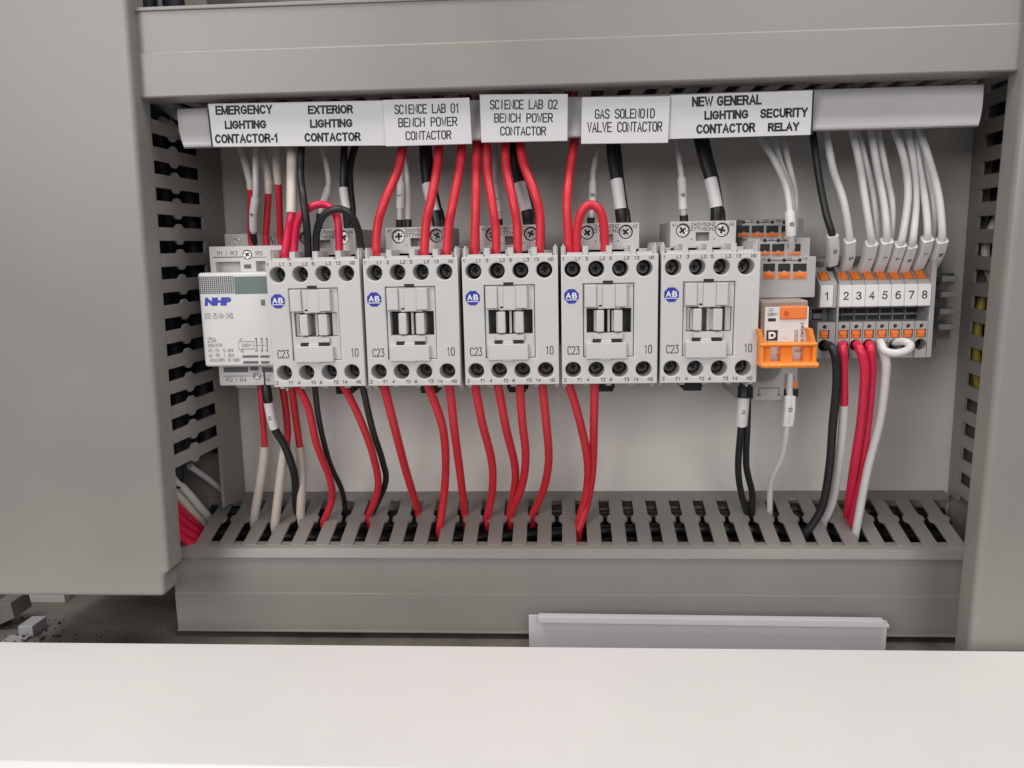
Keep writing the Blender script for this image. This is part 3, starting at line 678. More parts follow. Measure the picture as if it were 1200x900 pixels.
# ================================================================== RELAY SOCKET AND RELAY
def make_socket():
    X0, X1 = 89.2, 118.6
    O = ((X0 + X1) / 2, 0, -30)
    t = thing('relay_socket', 'grey stepped relay socket with black openings and orange push buttons', 'relay socket', O)
    zA, zB_, zC, zD, zE = P(900, 257, 48)[2], P(910, 279, 60)[2], P(920, 301, 70)[2], P(920, 328, 70)[2], P(920, 349, 70)[2]
    z6, z7 = P(900, 432, 48)[2], P(900, 469, 48)[2]
    m = MB()
    m.prism([(9, zA), (48, zA), (48, zB_), (60, zB_), (60, zC), (70, zC), (70, zE), (46, zE - 1), (46, z6), (48, z6), (48, z7), (9, z7)], 'x', X0, X1, bev=.4)
    m.build('housing', M['sock'], t, O)
    # foot curve and latch under the relay
    m = MB(); q = P(880, 434, 52); m.cyl(q[0] + 7, q[2] + 3, 9, 46, 52, 28, 8.5); m.build('foot_disc', M['clampm'], t, O)
    dots = MB()
    for (d, row, ya, yb, oa, ob) in ((48, ((865, 878), (881, 895), (898, 912), (916, 922)), 264.5, 272.5, 273, 277.5), (60, ((891, 902), (905, 919), (923, 938)), 286, 294.5, 295, 298.8), (70, ((894.5, 908), (912, 926), (929.5, 945)), 309, 318, 319, 326.5)):
        for xa, xb in row:
            q, q2 = P(xa, ya, d), P(xb, yb, d)
            m = MB(); xm = (q[0] + q2[0]) / 2; wd = q2[0] - q[0]
            m.prism([(q[0], q2[2]), (xm - wd * .16, q2[2]), (xm, q2[2] + .7), (xm + wd * .16, q2[2]), (q2[0], q2[2]), (q2[0], q[2]), (q[0], q[2])], 'd', d - 2, d + .12)
            m.build('wire_opening', M['dark'], t, O)  # solid black block standing for the shade in the opening
            q, q2 = P(xa, oa, d), P(xb, ob, d)
            m = MB(); m.box(q[0], q2[0], d - 1, d + .35, q[2], q2[2], bev=.15); m.box(q[0] + wd * .15, q2[0] - wd * .15, d, d + .7, (q[2] + q2[2]) / 2 - .5, q[2] - .1, bev=.15)
            m.build('push_button', M['orange'], t, O)
            c = P((xa + xb) / 2, ya - 4.2, d); dots.cyl(c[0], c[2], .85, d - .5, d + .1, 14)
    dots.build('test_point', M['dark'], t, O)
    m = MB()
    for s, x, y, d in (('21', 866, 257.5, 48), ('31', 882, 257.5, 48), ('COM', 897, 257.5, 48), ('32', 912, 257.8, 48), ('14', 893, 279.5, 60), ('NO', 903.5, 279.7, 60), ('24', 918.5, 279.8, 60), ('12', 895, 302.5, 70), ('22', 925, 302.5, 70), ('14', 943, 301.8, 70)):
        q = P(x, y + .8, d); strokes(m, s, q[0], q[2] - .1, 1.2, 1.1 * len(s), d, .18)
    for xa, xb, y, d in ((872, 884, 260.3, 48), (888, 905, 260.3, 48), (893, 910, 281.8, 60), (914, 926, 281.8, 60), (903, 917, 304.8, 70), (920, 937, 304.8, 70)):
        q, q2 = P(xa, y, d), P(xb, y + .5, d); m.box(q[0], q2[0], d - .1, d + .07, q[2], q2[2])
    for xa, ya, xb, yb in ((889, 454.5, 913, 455), (889, 454.5, 889.5, 464), (912.6, 454.5, 913, 464)):
        q, q2 = P(xa, ya, 48), P(xb, yb, 48); m.box(q[0], q2[0], 47.9, 48.07, q[2], q2[2])
    for s, x, y in (('14', 889, 463), ('11', 913, 463), ('A1', 930, 443)):
        q = P(x, y, 48); strokes(m, s, q[0], q[2], 1.3, 2.2, 48, .2)
    m.build('lettering', M['ink'], t, O, smooth=0)
    for xa, xb, ya, yb, ha, hb in ((919.5, 935, 447.5, 453.8, 455.5, 465), (866.5, 878, 449.5, 455.5, 456, 466)):
        q, q2 = P(xa, ya, 48), P(xb, yb, 48); m = MB(); m.box(q[0], q2[0], 44, 48.6, q[2], q2[2], bev=.2); m.build('push_button', M['orange'], t, O)
        q, q2 = P(xa - 1, ha, 48), P(xb + .5, hb, 48); m = MB(); m.box(q[0], q2[0], 44, 48.2, q[2], q2[2], bev=.3); m.build('wire_opening', M['dark'], t, O)
    # amber retaining clip
    m = MB()
    ax, bx = P(891, 405, 94)[0], P(959.5, 405, 94)[0]
    za, zb_, zc, zd = P(925, 402, 95)[2], P(925, 407.5, 95)[2], P(925, 424.5, 95)[2], P(925, 431, 95)[2]
    m.box(ax, bx, 88, 93.5, zb_ + .2, za, bev=.9, seg=3); m.box(ax, bx, 86, 97, zd, zc, bev=1.1, seg=3)
    [m.box(ax + u0, ax + u1, 86, 90.5, zc - .3, zb_ + .3) for u0, u1 in ((1.0, 5.4), (9.9, 15.0), (19.9, bx - ax - 1))]; m.box(bx - 2.2, bx - .3, 72, 93, zd + 1, za - .6, bev=.5); m.box(ax + .3, ax + 2.0, 72, 93, zd + 1, za - .6, bev=.5)
    zu = P(948, 383, 85)[2]
    xr = P(948, 383, 90)[0]
    m.prism([(bx - .3, za - 1), (xr + 1.1, zu), (xr - .9, zu), (bx - 2.6, za - 1)], 'd', 84, 92, bev=.4)
    m.prism([(ax + .4, za - 1), (ax - 1, za + 6), (ax + .6, za + 6), (ax + 2.6, za - 1)], 'd', 80, 93, bev=.3)
    m.build('retaining_clip', M['amber'], t, O)
    return t
make_socket()
def make_relay():
    q, q2 = P(894, 353, 88), P(947, 430, 88)
    O = ((q[0] + q2[0]) / 2, 46, (q[2] + q2[2]) / 2)
    t = thing('relay', 'small relay with white front label plugged in behind the orange clip', 'relay', O)
    m = MB(); m.box(q[0], q2[0], 46.5, 85, q2[2], q[2], bev=1.0); m.build('case', M['clear'], t, O)
    a, b = P(896.7, 360, 85.6), P(945.5, 426, 85.6)
    m = MB(); m.box(a[0], b[0], 84.9, 85.6, b[2], a[2], bev=.2); lb = m.build('front_label', M['ivory'], t, O)
    m = MB(); a, b = P(914.5, 359, 86.5), P(946, 374.3, 86.5)
    m.box(a[0], b[0], 84, 86.3, b[2], a[2], bev=.8, seg=3); m.build('test_lever', M['orange'], t, O)
    m = MB(); c = P(921.5, 367, 86.3); m.cyl(c[0], c[2], 1.1, 86, 86.5); m.build('lever_pin', mat('dark_orange_plastic', (.55, .08, .02), .45), t, O)
    m = MB(); a, b = P(898.5, 387, 85.6), P(911, 399, 85.6); m.box(a[0], b[0], 85.5, 85.75, b[2], a[2])
    a, b = P(900, 373, 85.6), P(909, 376.5, 85.6); m.box(a[0], b[0], 85.5, 85.7, b[2], a[2])
    def TX(s, x, y, h, w, rot=0, pen=.2):
        c = P(x, y, 85.6); strokes(m, s, c[0], c[2], h, w, 85.6, pen, rot)
    TX('LC:', 904.5, 363, 1.4, 2.4); TX('230V~', 905.5, 368.3, 1.4, 4.6)
    TX('290303', 933, 396, 1.5, 7, math.pi / 2); TX('toc Contact', 939.5, 391, 1.5, 10, math.pi / 2)
    TX('N', 912, 415, 1.5, 1.4, .6); TX('14', 933.5, 411, 1.3, 2); TX('11', 939, 411, 1.3, 2)
    m.build('lettering', M['ink'], t, O, smooth=0)
    m = MB(); c = P(904.7, 393, 85.6)
    m.mesh(curve_plate([(c[0] - 1.6, c[2] - 1.7), (c[0] - 1.6, c[2] + 1.6), (c[0] + .6, c[2] + 1.6), (c[0] + 1.5, c[2] + .9), (c[0] + 1.5, c[2] - .7), (c[0] + .5, c[2] - 1.5)], [circ(c[0], c[2], .75, 14)], .1), (0, 85.85, 0))
    m.build('emblem', M['white'], t, O, smooth=0)
    m = MB(); c = P(920, 393, 85.6); m.cyl(c[0], c[2], 1.3, 85.5, 85.8); m.build('label_dimple', M['ivory'], t, O)
make_relay()

# ================================================================== NUMBERED TERMINALS
TB = [(960.3, 982), (984.4, 998.6), (999.0, 1014.1), (1014.5, 1029.3), (1029.7, 1044.4), (1045.0, 1060.2), (1060.6, 1075.6), (1076.0, 1091.2)]
Zp = lambda y, d: P(1030, y, d)[2]
def rot_plate(mesh, x, d, z, ang):
    mesh.transform(Matrix.Rotation(ang, 4, 'X')); mesh.transform(Matrix.Translation((x, -d, z))); return mesh
tops = ['a black wire', 'one white wire', 'two white wires', 'two white wires', 'a white wire', 'a white wire', 'two white wires', 'one white wire']
bots = ['a black wire below', 'a sleeved red wire below', 'a bright red wire below', 'a darker red wire below', 'two white wires below', 'the end of the white jumper below', 'an empty lower hole beside the jumper', 'an empty lower hole at the row end']
for i, (pa, pb) in enumerate(TB):
    xa, xb = P(pa, 345, 58)[0], P(pb, 345, 58)[0]; xm = (xa + xb) / 2 if i else P(969, 345, 58)[0]; w = 6.0
    O = (xm, 8, rz)
    t = thing('terminal_block', f'grey terminal marked {i + 1} with {bots[i]}', 'terminal', O, 'numbered terminals on the rail')
    dT, dS = 40, 57
    zt, zs = Zp(301, dT), Zp(332, dS); z1, z2, z3 = Zp(360, dS), Zp(377, dS), Zp(418.5, 54)
    m = MB(); m.prism([(9, zt), (dT - 7, zt), (dS - 9, zs), (dS, zs), (dS, z1), (44, z1), (44, z2), (50, z2), (48, z3), (9, z3)], 'x', xa + .1, xb - .1, bev=.3)
    # upper sloping face with wire hole
    L = math.hypot(dS - dT, zt - zs); ang = math.atan2(dS - dT, zt - zs)
    up = curve_plate(rct(xa - xm + .06, xb - xm - .06, 0, L), [circ(0, L * .76, 2.6, 22), rct(-2.5, 2.5, L * .14, L * .46)], 6.5, .15)
    rot_plate(up, xm, dS, zs, -ang) if False else up.transform(Matrix.Translation((xm, -dS, zs)) @ Matrix.Rotation(-ang, 4, 'X'))
    m.mesh(up); bpy.data.meshes.remove(up)
    lo = curve_plate(rct(xa + .06, xb - .06, z3, z2), [circ(xm, Zp(404, 56), 2.8, 24), rct(xm - 2.3, xm + 2.3, Zp(396, 56), Zp(386, 56)), circ(xm, Zp(382.3, 56), .95, 14)], 7, .18)
    m.mesh(lo, (0, 57, 0))
    if i == 0: m.box(P(981.5, 360, 58)[0], P(983.6, 360, 58)[0], 9, 57.5, z3, zs, bev=.2)
    if i == 7: m.box(xb, P(1096.5, 360, 58)[0], 9, 57, z3, zt - 2, bev=.4)
    m.build('housing', M['term'], t, O)
    m = MB(); m.box(xm - 2.9, xm + 2.9, 49.0, 50.15, Zp(411.5, 56), Zp(380.5, 56)); 
    m.build('hole_backing', M['dark'], t, O)  # black sheet that paints the shade inside the holes
    m = MB(); m.box(xm - w / 2, xm + w / 2, dS - .5, dS + 1.0, Zp(359, 58), Zp(333.5, 58), bev=.3); mk = m.build('number_marker', M['mark'], t, O)
    m = MB(); c = P((P, 0)[1] or 0, 0, 0) if False else (xm, 0, Zp(346, 58)); sans(m, str(i + 1), xm, c[2], 3.9, 2.6 if i else 1.3, dS + 1.0, .56)
    m.build('number', M['ink'], mk, smooth=0); kids(mk)[0].data.transform(Matrix.Translation(-W(O)))
    m = MB(); m.box(xm - 2.5, xm + 2.5, 44, 44.4, Zp(375.5, 45), Zp(369, 45)); m.box(xm - 2.5, xm + 2.5, 44, 44.4, Zp(367, 45), Zp(361.5, 45)); m.build('bridge_shaft', M['dark'], t, O)  # black boxes give the shafts their shade
    # push buttons
    m = MB(); b = MB(); b.box(-2.05, 2.05, -1.0, .2, L * .16, L * .44, bev=.2); b.box(-1.4, 1.4, .1, .7, L * .19, L * .27, bev=.2); b.box(-.6, .6, .1, .6, L * .27, L * .42, bev=.2)
    me = bpy.data.meshes.new('b'); b.bm.to_mesh(me); b.bm.free(); me.transform(Matrix.Translation((xm, -dS, zs)) @ Matrix.Rotation(-ang, 4, 'X')); m.mesh(me)
    m.build('push_button', M['orange'], t, O)
    m = MB(); za, zb_ = Zp(386.3, 56), Zp(395.7, 56); m.box(xm - 1.9, xm + 1.9, 50.5, 56.5, zb_, za, bev=.2); m.box(xm - 1.7, xm + 1.7, 56, 57.3, (za + zb_) / 2 - .4, za - .7, bev=.25); m.box(xm - .9, xm + .9, 56, 57.1, zb_ + .3, (za + zb_) / 2, bev=.2)
    m.build('push_button', M['orange'], t, O)
    m = MB(); c = L * .76; b = MB(); b.cyl(0, c, 2.9, -6.0, -5.2); me = bpy.data.meshes.new('b'); b.bm.to_mesh(me); b.bm.free(); me.transform(Matrix.Translation((xm, -dS, zs)) @ Matrix.Rotation(-ang, 4, 'X')); m.mesh(me); m.build('hole_backing', M['dark'], t, O)

# ================================================================== WIRES
def spline(pts, n=14):
    out = []; N = len(pts)
    for i in range(N - 1):
        p0, p1, p2, p3 = pts[max(i - 1, 0)], pts[i], pts[i + 1], pts[min(i + 2, N - 1)]
        for k in range(n):
            t = k / n
            out.append(tuple(0.5 * ((2 * b) + (-a + c) * t + (2 * a - 5 * b + 4 * c - d) * t * t + (-a + 3 * b - 3 * c + d) * t ** 3) for a, b, c, d in zip(p0, p1, p2, p3)))
    out.append(tuple(pts[-1])); return out
def wire(pts, r, m, label, name='wire', sleeves=(), group=None, texts=(), pre=(), post=()):
    """pts: (px, py, d) along the wire; pre / post: extra (X, d, Z) offsets in mm continuing it out of sight"""
    sp = spline(pts); w = [P(*q) for q in sp]
    full = list(w)
    if pre: full = [w[0] + Vector(o) for o in reversed(pre)] + full
    if post: full = full + [w[-1] + Vector(o) for o in post]
    O = tuple(full[0])
    o = MB().tube(full, r).build(name, M[m], None, O, smooth=60)
    tag(o, label, 'wire', group)
    for sl in sleeves:
        nm, ya, yb, rr, mm = sl[:5]
        seg = [w[i] for i in range(len(sp)) if min(ya, yb) <= sp[i][1] <= max(ya, yb)]
        if len(seg) < 2: continue
        if max(ya, yb) >= sp[-1][1] and post and not isinstance(rr, tuple): seg = seg + [w[-1] + Vector(o_) for o_ in post]
        mb = MB()
        if isinstance(rr, tuple):
            k = max(1, len(seg) // 8); mb.tube([seg[0], seg[len(seg) // 2], seg[-1]], 0, rect=rr)
        else: mb.tube(seg, rr)
        so = mb.build(nm, M[mm], o, O, smooth=40)
        for tx in sl[5:]:
            c = seg[len(seg) // 2]; e0, e1 = seg[len(seg) // 4], seg[3 * len(seg) // 4]
            tan = Vector((e1[0] - e0[0], -(e1[1] - e0[1]), e1[2] - e0[2])).normalized()
            if tan.z < 0: tan = -tan
            nrm = Vector((0, -1, 0)); nrm = (nrm - tan * nrm.dot(tan)).normalized(); side = tan.cross(nrm) * -1
            hh = rr[1] / 2 if isinstance(rr, tuple) else rr
            mb = MB(); strokes(mb, tx, 0, 0, 1.9, .95 * len(tx) + .5, 0, .30, th=.12)
            # text: its x runs along the wire (read sideways), its z across it
            pos = Vector((c[0], -c[1], c[2])) + nrm * (hh - .02)
            for v in mb.bm.verts: v.co = pos + tan * v.co.x + side * v.co.z + nrm * -v.co.y
            bmesh.ops.recalc_face_normals(mb.bm, faces=mb.bm.faces)
            mb.build('marking', M['ink'], so, O, smooth=0)
    return o
DN = ((0, -2, -8), (.5, -4, -20)); UPW = ((0, -10, 12), (0, -18, 26))
W1 = 'the EXTERIOR LIGHTING contactor'; W2 = 'the SCIENCE LAB 01 contactor'; W3 = 'the SCIENCE LAB 02 contactor'; W4 = 'the GAS SOLENOID contactor'
gT, gB = 'red wires above the contactors', 'red wires below the contactors'
RR = 2.12
def up_red(pts, label, m='red', r=RR): wire(pts, r, m, label, group=gT, pre=UPW, post=((0, -1, -12),))
DT = 74
up_red([(473, 168, 64), (466, 200, 68), (450, 238, DT), (442.5, 265, DT), (440.5, 301, DT)], f'red wire bending left into the first top terminal of {W2}')
up_red([(514, 166, 64), (512.5, 195, 68), (505, 235, DT), (499.5, 262, DT), (497, 301, DT)], f'red wire curving into the third top terminal of {W2}')
up_red([(541.5, 165, 64), (539, 195, 68), (530.5, 240, DT), (526, 265, DT), (523, 301, DT)], f'red wire curving into the last top terminal of {W2}')
up_red([(560, 162, 64), (558, 195, 68), (557.5, 240, DT), (556, 300, DT)], f'straight red wire into the first top terminal of {W3}')
up_red([(570, 162, 64), (571, 200, 68), (577, 240, DT), (581, 270, DT), (581.5, 300, DT)], f'red wire into the second top terminal of {W3}')
up_red([(592.5, 162, 64), (593, 195, 68), (601, 235, DT), (606, 265, DT), (607, 300, DT)], f'red wire into the third top terminal of {W3}')
up_red([(609, 162, 64), (613, 190, 68), (626, 225, DT), (633, 255, DT), (632, 299, DT)], f'red wire swinging right into the last top terminal of {W3}')
up_red([(673.5, 163, 64), (668, 200, 68), (664.5, 240, DT), (667, 297, DT)], f'long red wire into the first top terminal of {W4}')
wire([(676, 298, DT), (676.5, 268, DT + 1), (682, 248, DT + 2), (692, 240, DT + 2), (703, 247, DT + 2), (708, 268, DT + 1), (709, 298, DT)], RR, 'red', f'short red jumper arched between two top terminals of {W4}', name='jumper_wire', group='arched jumpers on the contactors', pre=((0, -1, -10),), post=((0, -1, -10),))
wire([(342.5, 168, 62), (342, 205, 67), (341.5, 250, DT), (338, 270, DT), (333.5, 300, DT)], 1.95, 'crim', f'red wire with long ivory sleeve into the first top terminal of {W1}', group=gT, pre=UPW, post=((0, -1, -12),), sleeves=[('sleeve', 168, 252, 2.5, 'beige')])
wire([(344.8, 300, DT), (345.5, 282, DT), (350, 258, DT + 1), (362, 244, DT + 2), (377, 239.5, DT + 1), (389, 245, DT), (396, 260, DT), (398, 300, DT)], 1.8, 'crim', f'red jumper arched over the top of {W1}', name='jumper_wire', group='arched jumpers on the contactors', pre=((0, -1, -10),), post=((0, -1, -10),))
wire([(353.5, 168, 66), (352, 202, 70), (355, 230, DT + 4), (359.5, 265, DT + 5), (361.5, 301, DT)], 1.75, 'black', f'black wire in front into the second top terminal of {W1}', group='black wires above the contactors', pre=UPW, post=((0, -1, -12),))
wire([(370.5, 300, DT), (371.5, 270, DT + 3), (380, 252, DT + 6), (396, 245, DT + 7), (411, 252, DT + 6), (420, 271, DT + 3), (423.5, 298, DT)], 1.75, 'black', f'black jumper arched over the top of {W1}', name='jumper_wire', group='arched jumpers on the contactors', pre=((0, -1, -10),), post=((0, -1, -10),))

# coil wires, each with a white marker and black ferrule
gw, gb = 'white coil wires with markers', 'black coil wires with markers'
def coil(pts, r, m, label, ms, fs, tx=None, w=3.6):
    g = gw if m == 'wht' else gb
    sl = []
    w = max(w, 2 * r + .7)
    if ms: sl.append(('marker', ms[0], ms[1], w / 2, 'mark') + ((tx,) if tx else ()))
    if fs: sl.append(('ferrule', fs[0], fs[1], w / 2 * .95, 'black'))
    wire(pts, r, m, label, group=g, pre=UPW, post=((0, -2, -10),), sleeves=sl)
coil([(377, 168, 48), (383, 196, 52), (384.5, 218, 56), (377, 243, 60), (374, 262, 60), (374, 282, 60)], 1.3, 'wht', f'white wire behind the loops of {W1} with a tilted marker', (220, 241), (249, 272))
coil([(403.5, 168, 52), (402.5, 200, 56), (402.5, 222, 58), (406, 247, 60), (408, 268, 60), (409, 276, 60)], 1.75, 'black', f'black wire with white marker behind the loops of {W1}', (219.5, 246), (247, 268), None, 4.3)
coil([(417, 168, 46), (410, 196, 50), (410.5, 222, 54), (413, 250, 57), (411, 268, 60), (411, 276, 60)], 1.75, 'black', f'unmarked black wire behind the loops of {W1}', None, None)
coil([(473, 180, 46), (470, 200, 52), (469.5, 225, 58), (468.5, 250, 60), (468.5, 268, 60), (468.5, 273, 60)], 1.35, 'wht', f'white wire with a marker into the coil of {W2}', (213.5, 246), (257, 270), '1', 3.8)
coil([(472, 165, 44), (476, 200, 50), (478, 225, 56), (478, 250, 59), (478, 268, 60), (478, 273, 60)], 1.5, 'wht', f'plain white wire beside the marked one at {W2}', None, (257, 270), None, 4.0)
coil([(497, 164, 50), (498, 190, 52), (501, 216, 55), (507, 240, 58), (513, 262, 60), (513, 273, 60)], 2.5, 'black', f'thick black wire with a white marker into the coil of {W2}', (215.5, 249), (249, 270), None, 5.0)
coil([(580.5, 162, 46), (580, 190, 50), (580.5, 215, 56), (583.5, 245, 60), (585, 262, 60), (585, 275, 60)], 1.35, 'wht', f'white wire with a marker into the coil of {W3}', (216.5, 249), (256, 268), '1', 3.8)
coil([(602, 162, 50), (604, 190, 53), (609, 215, 57), (617, 247, 60), (619.5, 262, 60), (619.5, 275, 60)], 2.6, 'black', f'thick black wire with slanted white marker into the coil of {W3}', (214.5, 248), (249, 268), None, 5.0)
coil([(703, 166, 42), (696, 195, 48), (694.5, 214, 54), (694, 240, 60), (692.5, 258, 60), (692.5, 270, 60)], 1.35, 'wht', f'white wire with a marker into the coil of {W4}', (213.5, 246), (254, 266), '8', 3.8)
coil([(716, 164, 50), (718.5, 190, 54), (723, 215, 58), (727, 245, 60), (729, 262, 60), (729, 270, 60)], 2.6, 'black', f'thick black wire with white marker into the coil of {W4}', (210, 245), (245, 264), None, 4.6)
W5 = 'the NEW GENERAL LIGHTING contactor'
coil([(792, 159, 42), (796, 188, 48), (799, 212, 55), (800, 240, 60), (801.5, 256, 60), (801.5, 268, 60)], 1.35, 'wht', f'white wire with a marker into the coil of {W5}', (209, 246), (252, 264), '6', 4.2)
coil([(818, 158, 50), (825, 185, 54), (833, 212, 58), (839.5, 243, 60), (839.5, 258, 60), (839.5, 268, 60)], 2.7, 'black', f'thick black wire with a white marker into the coil of {W5}', (208, 243), (243, 262), None, 4.6)
# second cores of the black pairs
for pts, lab in (([(723, 164, 46), (725.5, 190, 50), (728, 215, 54), (732.5, 245, 58), (735, 262, 60), (735, 270, 60)], W4), ([(826, 158, 46), (832, 185, 50), (839, 212, 54), (844, 243, 58), (845.5, 258, 60), (845.5, 268, 60)], W5), ([(607, 162, 46), (611, 190, 48), (617, 215, 52), (623, 247, 57), (625.5, 262, 60), (625.5, 275, 60)], W3), ([(502, 164, 46), (504, 190, 48), (508, 216, 52), (513, 240, 55), (518, 262, 60), (518, 273, 60)], W2)):
    coil(pts, 1.6, 'black', f'thin black wire just right of the thick marked one at {lab}', None, (246, 268), None, 4.2)

# modular contactor, above
gI = 'ivory sleeved red wires at the white modular contactor'
wire([(281, 168, 40), (290, 200, 42), (294, 222, 42), (294, 276, 36)], 1.7, 'red', 'red wire with ivory sleeve leftmost above the white modular contactor', group=gI, pre=UPW, post=((0, -1, -8),), sleeves=[('sleeve', 168, 224, 2.0, 'beige')])
wire([(299, 168, 48), (299.5, 200, 50), (299.5, 228, 50), (296.8, 250, 46), (297, 272, 40), (298, 287, 34)], 1.5, 'wht', 'white wire with marker and black ferrule into the white modular contactor', group=gw, pre=UPW, post=((0, -1, -8),), sleeves=[('marker', 230.5, 270, 2.0, 'mark', '4'), ('ferrule', 272, 286, 1.7, 'black')])
wire([(305, 168, 42), (313, 205, 44), (314.5, 226, 44), (311.5, 276, 36)], 1.7, 'red', 'red wire with ivory sleeve middle one above the white modular contactor', group=gI, pre=UPW, post=((0, -1, -8),), sleeves=[('sleeve', 168, 226, 2.2, 'beige')])
wire([(323.5, 168, 42), (325, 200, 44), (326.5, 218, 44), (328.5, 276, 36)], 1.7, 'red', 'red wire with ivory sleeve rightmost above the white modular contactor', group=gI, pre=UPW, post=((0, -1, -8),), sleeves=[('sleeve', 168, 217, 2.2, 'beige')])

# relay, above
g = 'white wires into the relay socket'
wire([(888, 156, 44), (908, 189, 54), (921, 219, 62), (925.5, 248, 66), (927, 276, 66), (928, 290, 62)], 1.55, 'wht', 'front white wire into the relay socket with a marker', group=g, pre=UPW, post=((0, -4, -3),), sleeves=[('marker', 246, 277, 2.35, 'mark', '8')])
wire([(906, 154, 40), (914, 189, 48), (925, 218, 54), (928.5, 246, 58), (925, 272, 52)], 1.5, 'wht', 'middle white wire behind the marked one above the relay socket', group=g, pre=UPW, post=((0, -4, -3),))
wire([(916, 154, 40), (924, 191, 46), (931, 222, 52), (932, 243, 56), (931, 270, 52)], 1.5, 'wht', 'right white wire behind the marked one above the relay socket', group=g, pre=UPW, post=((0, -4, -3),))

# terminals, above
g = 'wires into the numbered terminals from above'
SR = (4.9, 2.6)
def tw(pts, r, m, label, ms=None, tx=None, rect=(4.6, 4.4)):
    wire(pts, r, m, label, group=g, pre=UPW, post=((0, -5, -3),), sleeves=[('marker', ms[0], ms[1], rect, 'mark') + ((tx,) if tx else ())] if ms else ())
tw([(952, 153, 52), (960, 210, 58), (968, 250, 62), (975, 274, 63), (976.5, 293, 60), (974, 312, 50)], 1.7, 'black', 'black wire with marker N into terminal 1', (275, 309), 'N', (4.8, 4.6))
tw([(967, 150, 50), (976, 197, 56), (988, 234, 62), (994.5, 270, 62), (996, 294, 58), (991, 313, 48)], 1.75, 'wht', 'single white wire with a marker into terminal 2', (280, 313), '5', (4.8, 4.6))
tw([(998, 150, 50), (1007, 191, 56), (1013, 229, 62), (1019.5, 270, 64), (1021, 290, 60), (1012, 316, 48)], 1.7, 'wht', 'front left white wire of the pair into terminal 3', (284, 317), '1', (5.3, 4.6))
tw([(1004, 152, 46), (1018, 205, 52), (1024.5, 239, 57), (1027, 275, 58), (1024, 296, 54), (1014, 316, 46)], 1.7, 'wht', 'rear right white wire of the pair into terminal 3')
tw([(1020, 150, 50), (1028, 197, 56), (1036, 239, 62), (1039, 270, 64), (1038, 290, 60), (1029, 315, 48)], 1.7, 'wht', 'front left white wire of the pair into terminal 4', (281, 315), '1', (5.3, 4.6))
tw([(1028, 152, 46), (1039, 207, 52), (1045, 239, 57), (1045, 275, 58), (1041, 296, 54), (1031, 315, 46)], 1.7, 'wht', 'rear right white wire of the pair into terminal 4')
tw([(1048, 150, 50), (1060, 189, 56), (1064, 229, 62), (1058, 275, 64), (1053, 292, 60), (1044.5, 317, 48)], 1.7, 'wht', 'white wire with marker 7 into terminal 5', (285, 317), '7', (4.9, 4.5))
tw([(1063, 150, 48), (1071, 197, 54), (1073, 239, 60), (1070.5, 275, 64), (1067, 292, 60), (1058, 317, 48)], 1.7, 'wht', 'white wire with marker 8 into terminal 6', (287, 317), '8', (4.6, 4.4))
tw([(1072, 150, 46), (1078, 197, 52), (1084.5, 239, 60), (1087, 270, 64), (1085, 288, 60), (1075, 313, 48)], 1.7, 'wht', 'left white wire of the pair into terminal 7', (279, 312), '1', (5.2, 4.6))
tw([(1078, 152, 42), (1087, 205, 48), (1092.5, 239, 55), (1093, 272, 58), (1088, 292, 54), (1077, 313, 46)], 1.7, 'wht', 'right white wire of the pair into terminal 7')
tw([(1076, 149, 50), (1090, 191, 56), (1100, 230, 62), (1104, 270, 64), (1102, 290, 60), (1092, 312, 48)], 1.75, 'wht', 'outer right white wire with marker 10 into terminal 8', (280, 311), '10', (4.9, 4.5))

# ---- below the modular contactor and contactors
def snap(pts):
    e = P(*pts[-1]); k = round((e[0] - xs0 + .2) / 13.25); dx = xs0 - .2 + 13.25 * k - e[0]
    dx = max(0, abs(dx) - 1.7) * (1 if dx > 0 else -1) * F / (D0 - e[1])
    pts = list(pts); pts[-1] = (pts[-1][0] + dx,) + tuple(pts[-1][1:]); pts[-2] = (pts[-2][0] + dx * .35,) + tuple(pts[-2][1:])
    return pts
def dn(pts, label, m='red', r=RR, grp=gB, sleeves=(), post=DN): wire(snap(pts), r, m, label, group=grp, pre=((0, 0, 8),), post=post, sleeves=sleeves)
gI2 = 'ivory sleeved red wires below the white modular contactor'
dn([(305, 450, 34), (308, 490, 36), (310, 523, 36), (308.5, 560, 34), (305.5, 610, 26)], 'ivory sleeved red wire leftmost below the white modular contactor', 'red', 1.65, gI2, [('sleeve', 522, 640, 2.45, 'beige')])
dn([(331, 452, 38), (336, 490, 38), (336.5, 515, 36), (333.5, 540, 36), (328, 616, 30)], 'ivory sleeved red wire second from left behind the black wire', 'red', 1.9, gI2, [('sleeve', 520, 620, 2.45, 'beige')])
dn([(341.5, 450, 36), (346, 485, 36), (351, 523, 34), (357, 560, 30), (362, 603, 24)], 'ivory sleeved red wire third from left below the white modular contactor', 'red', 1.9, gI2, [('sleeve', 523, 640, 2.45, 'beige')])
dn([(312, 450, 48), (314, 468, 49), (321, 500, 48), (334, 523, 44), (343, 557, 36), (341, 590, 22)], 'black wire with white marker N below the white modular contactor', 'black', 2.1, 'black wires below the contactors', [('ferrule', 453, 470, 2.5, 'black'), ('marker', 471, 502, 2.5, 'mark', 'N')])
dn([(346, 448, 72), (361, 477, 70), (371, 520, 60), (386, 560, 44), (391, 585, 32), (385, 612, 26)], f'red wire from the first bottom terminal of {W1}', 'red', 1.9)
dn([(368.5, 448, 72), (374, 493, 64), (386, 541, 46), (396.5, 571, 30), (395, 588, 18)], f'black wire from the second bottom terminal of {W1}', 'black', 1.45, 'black wires below the contactors')
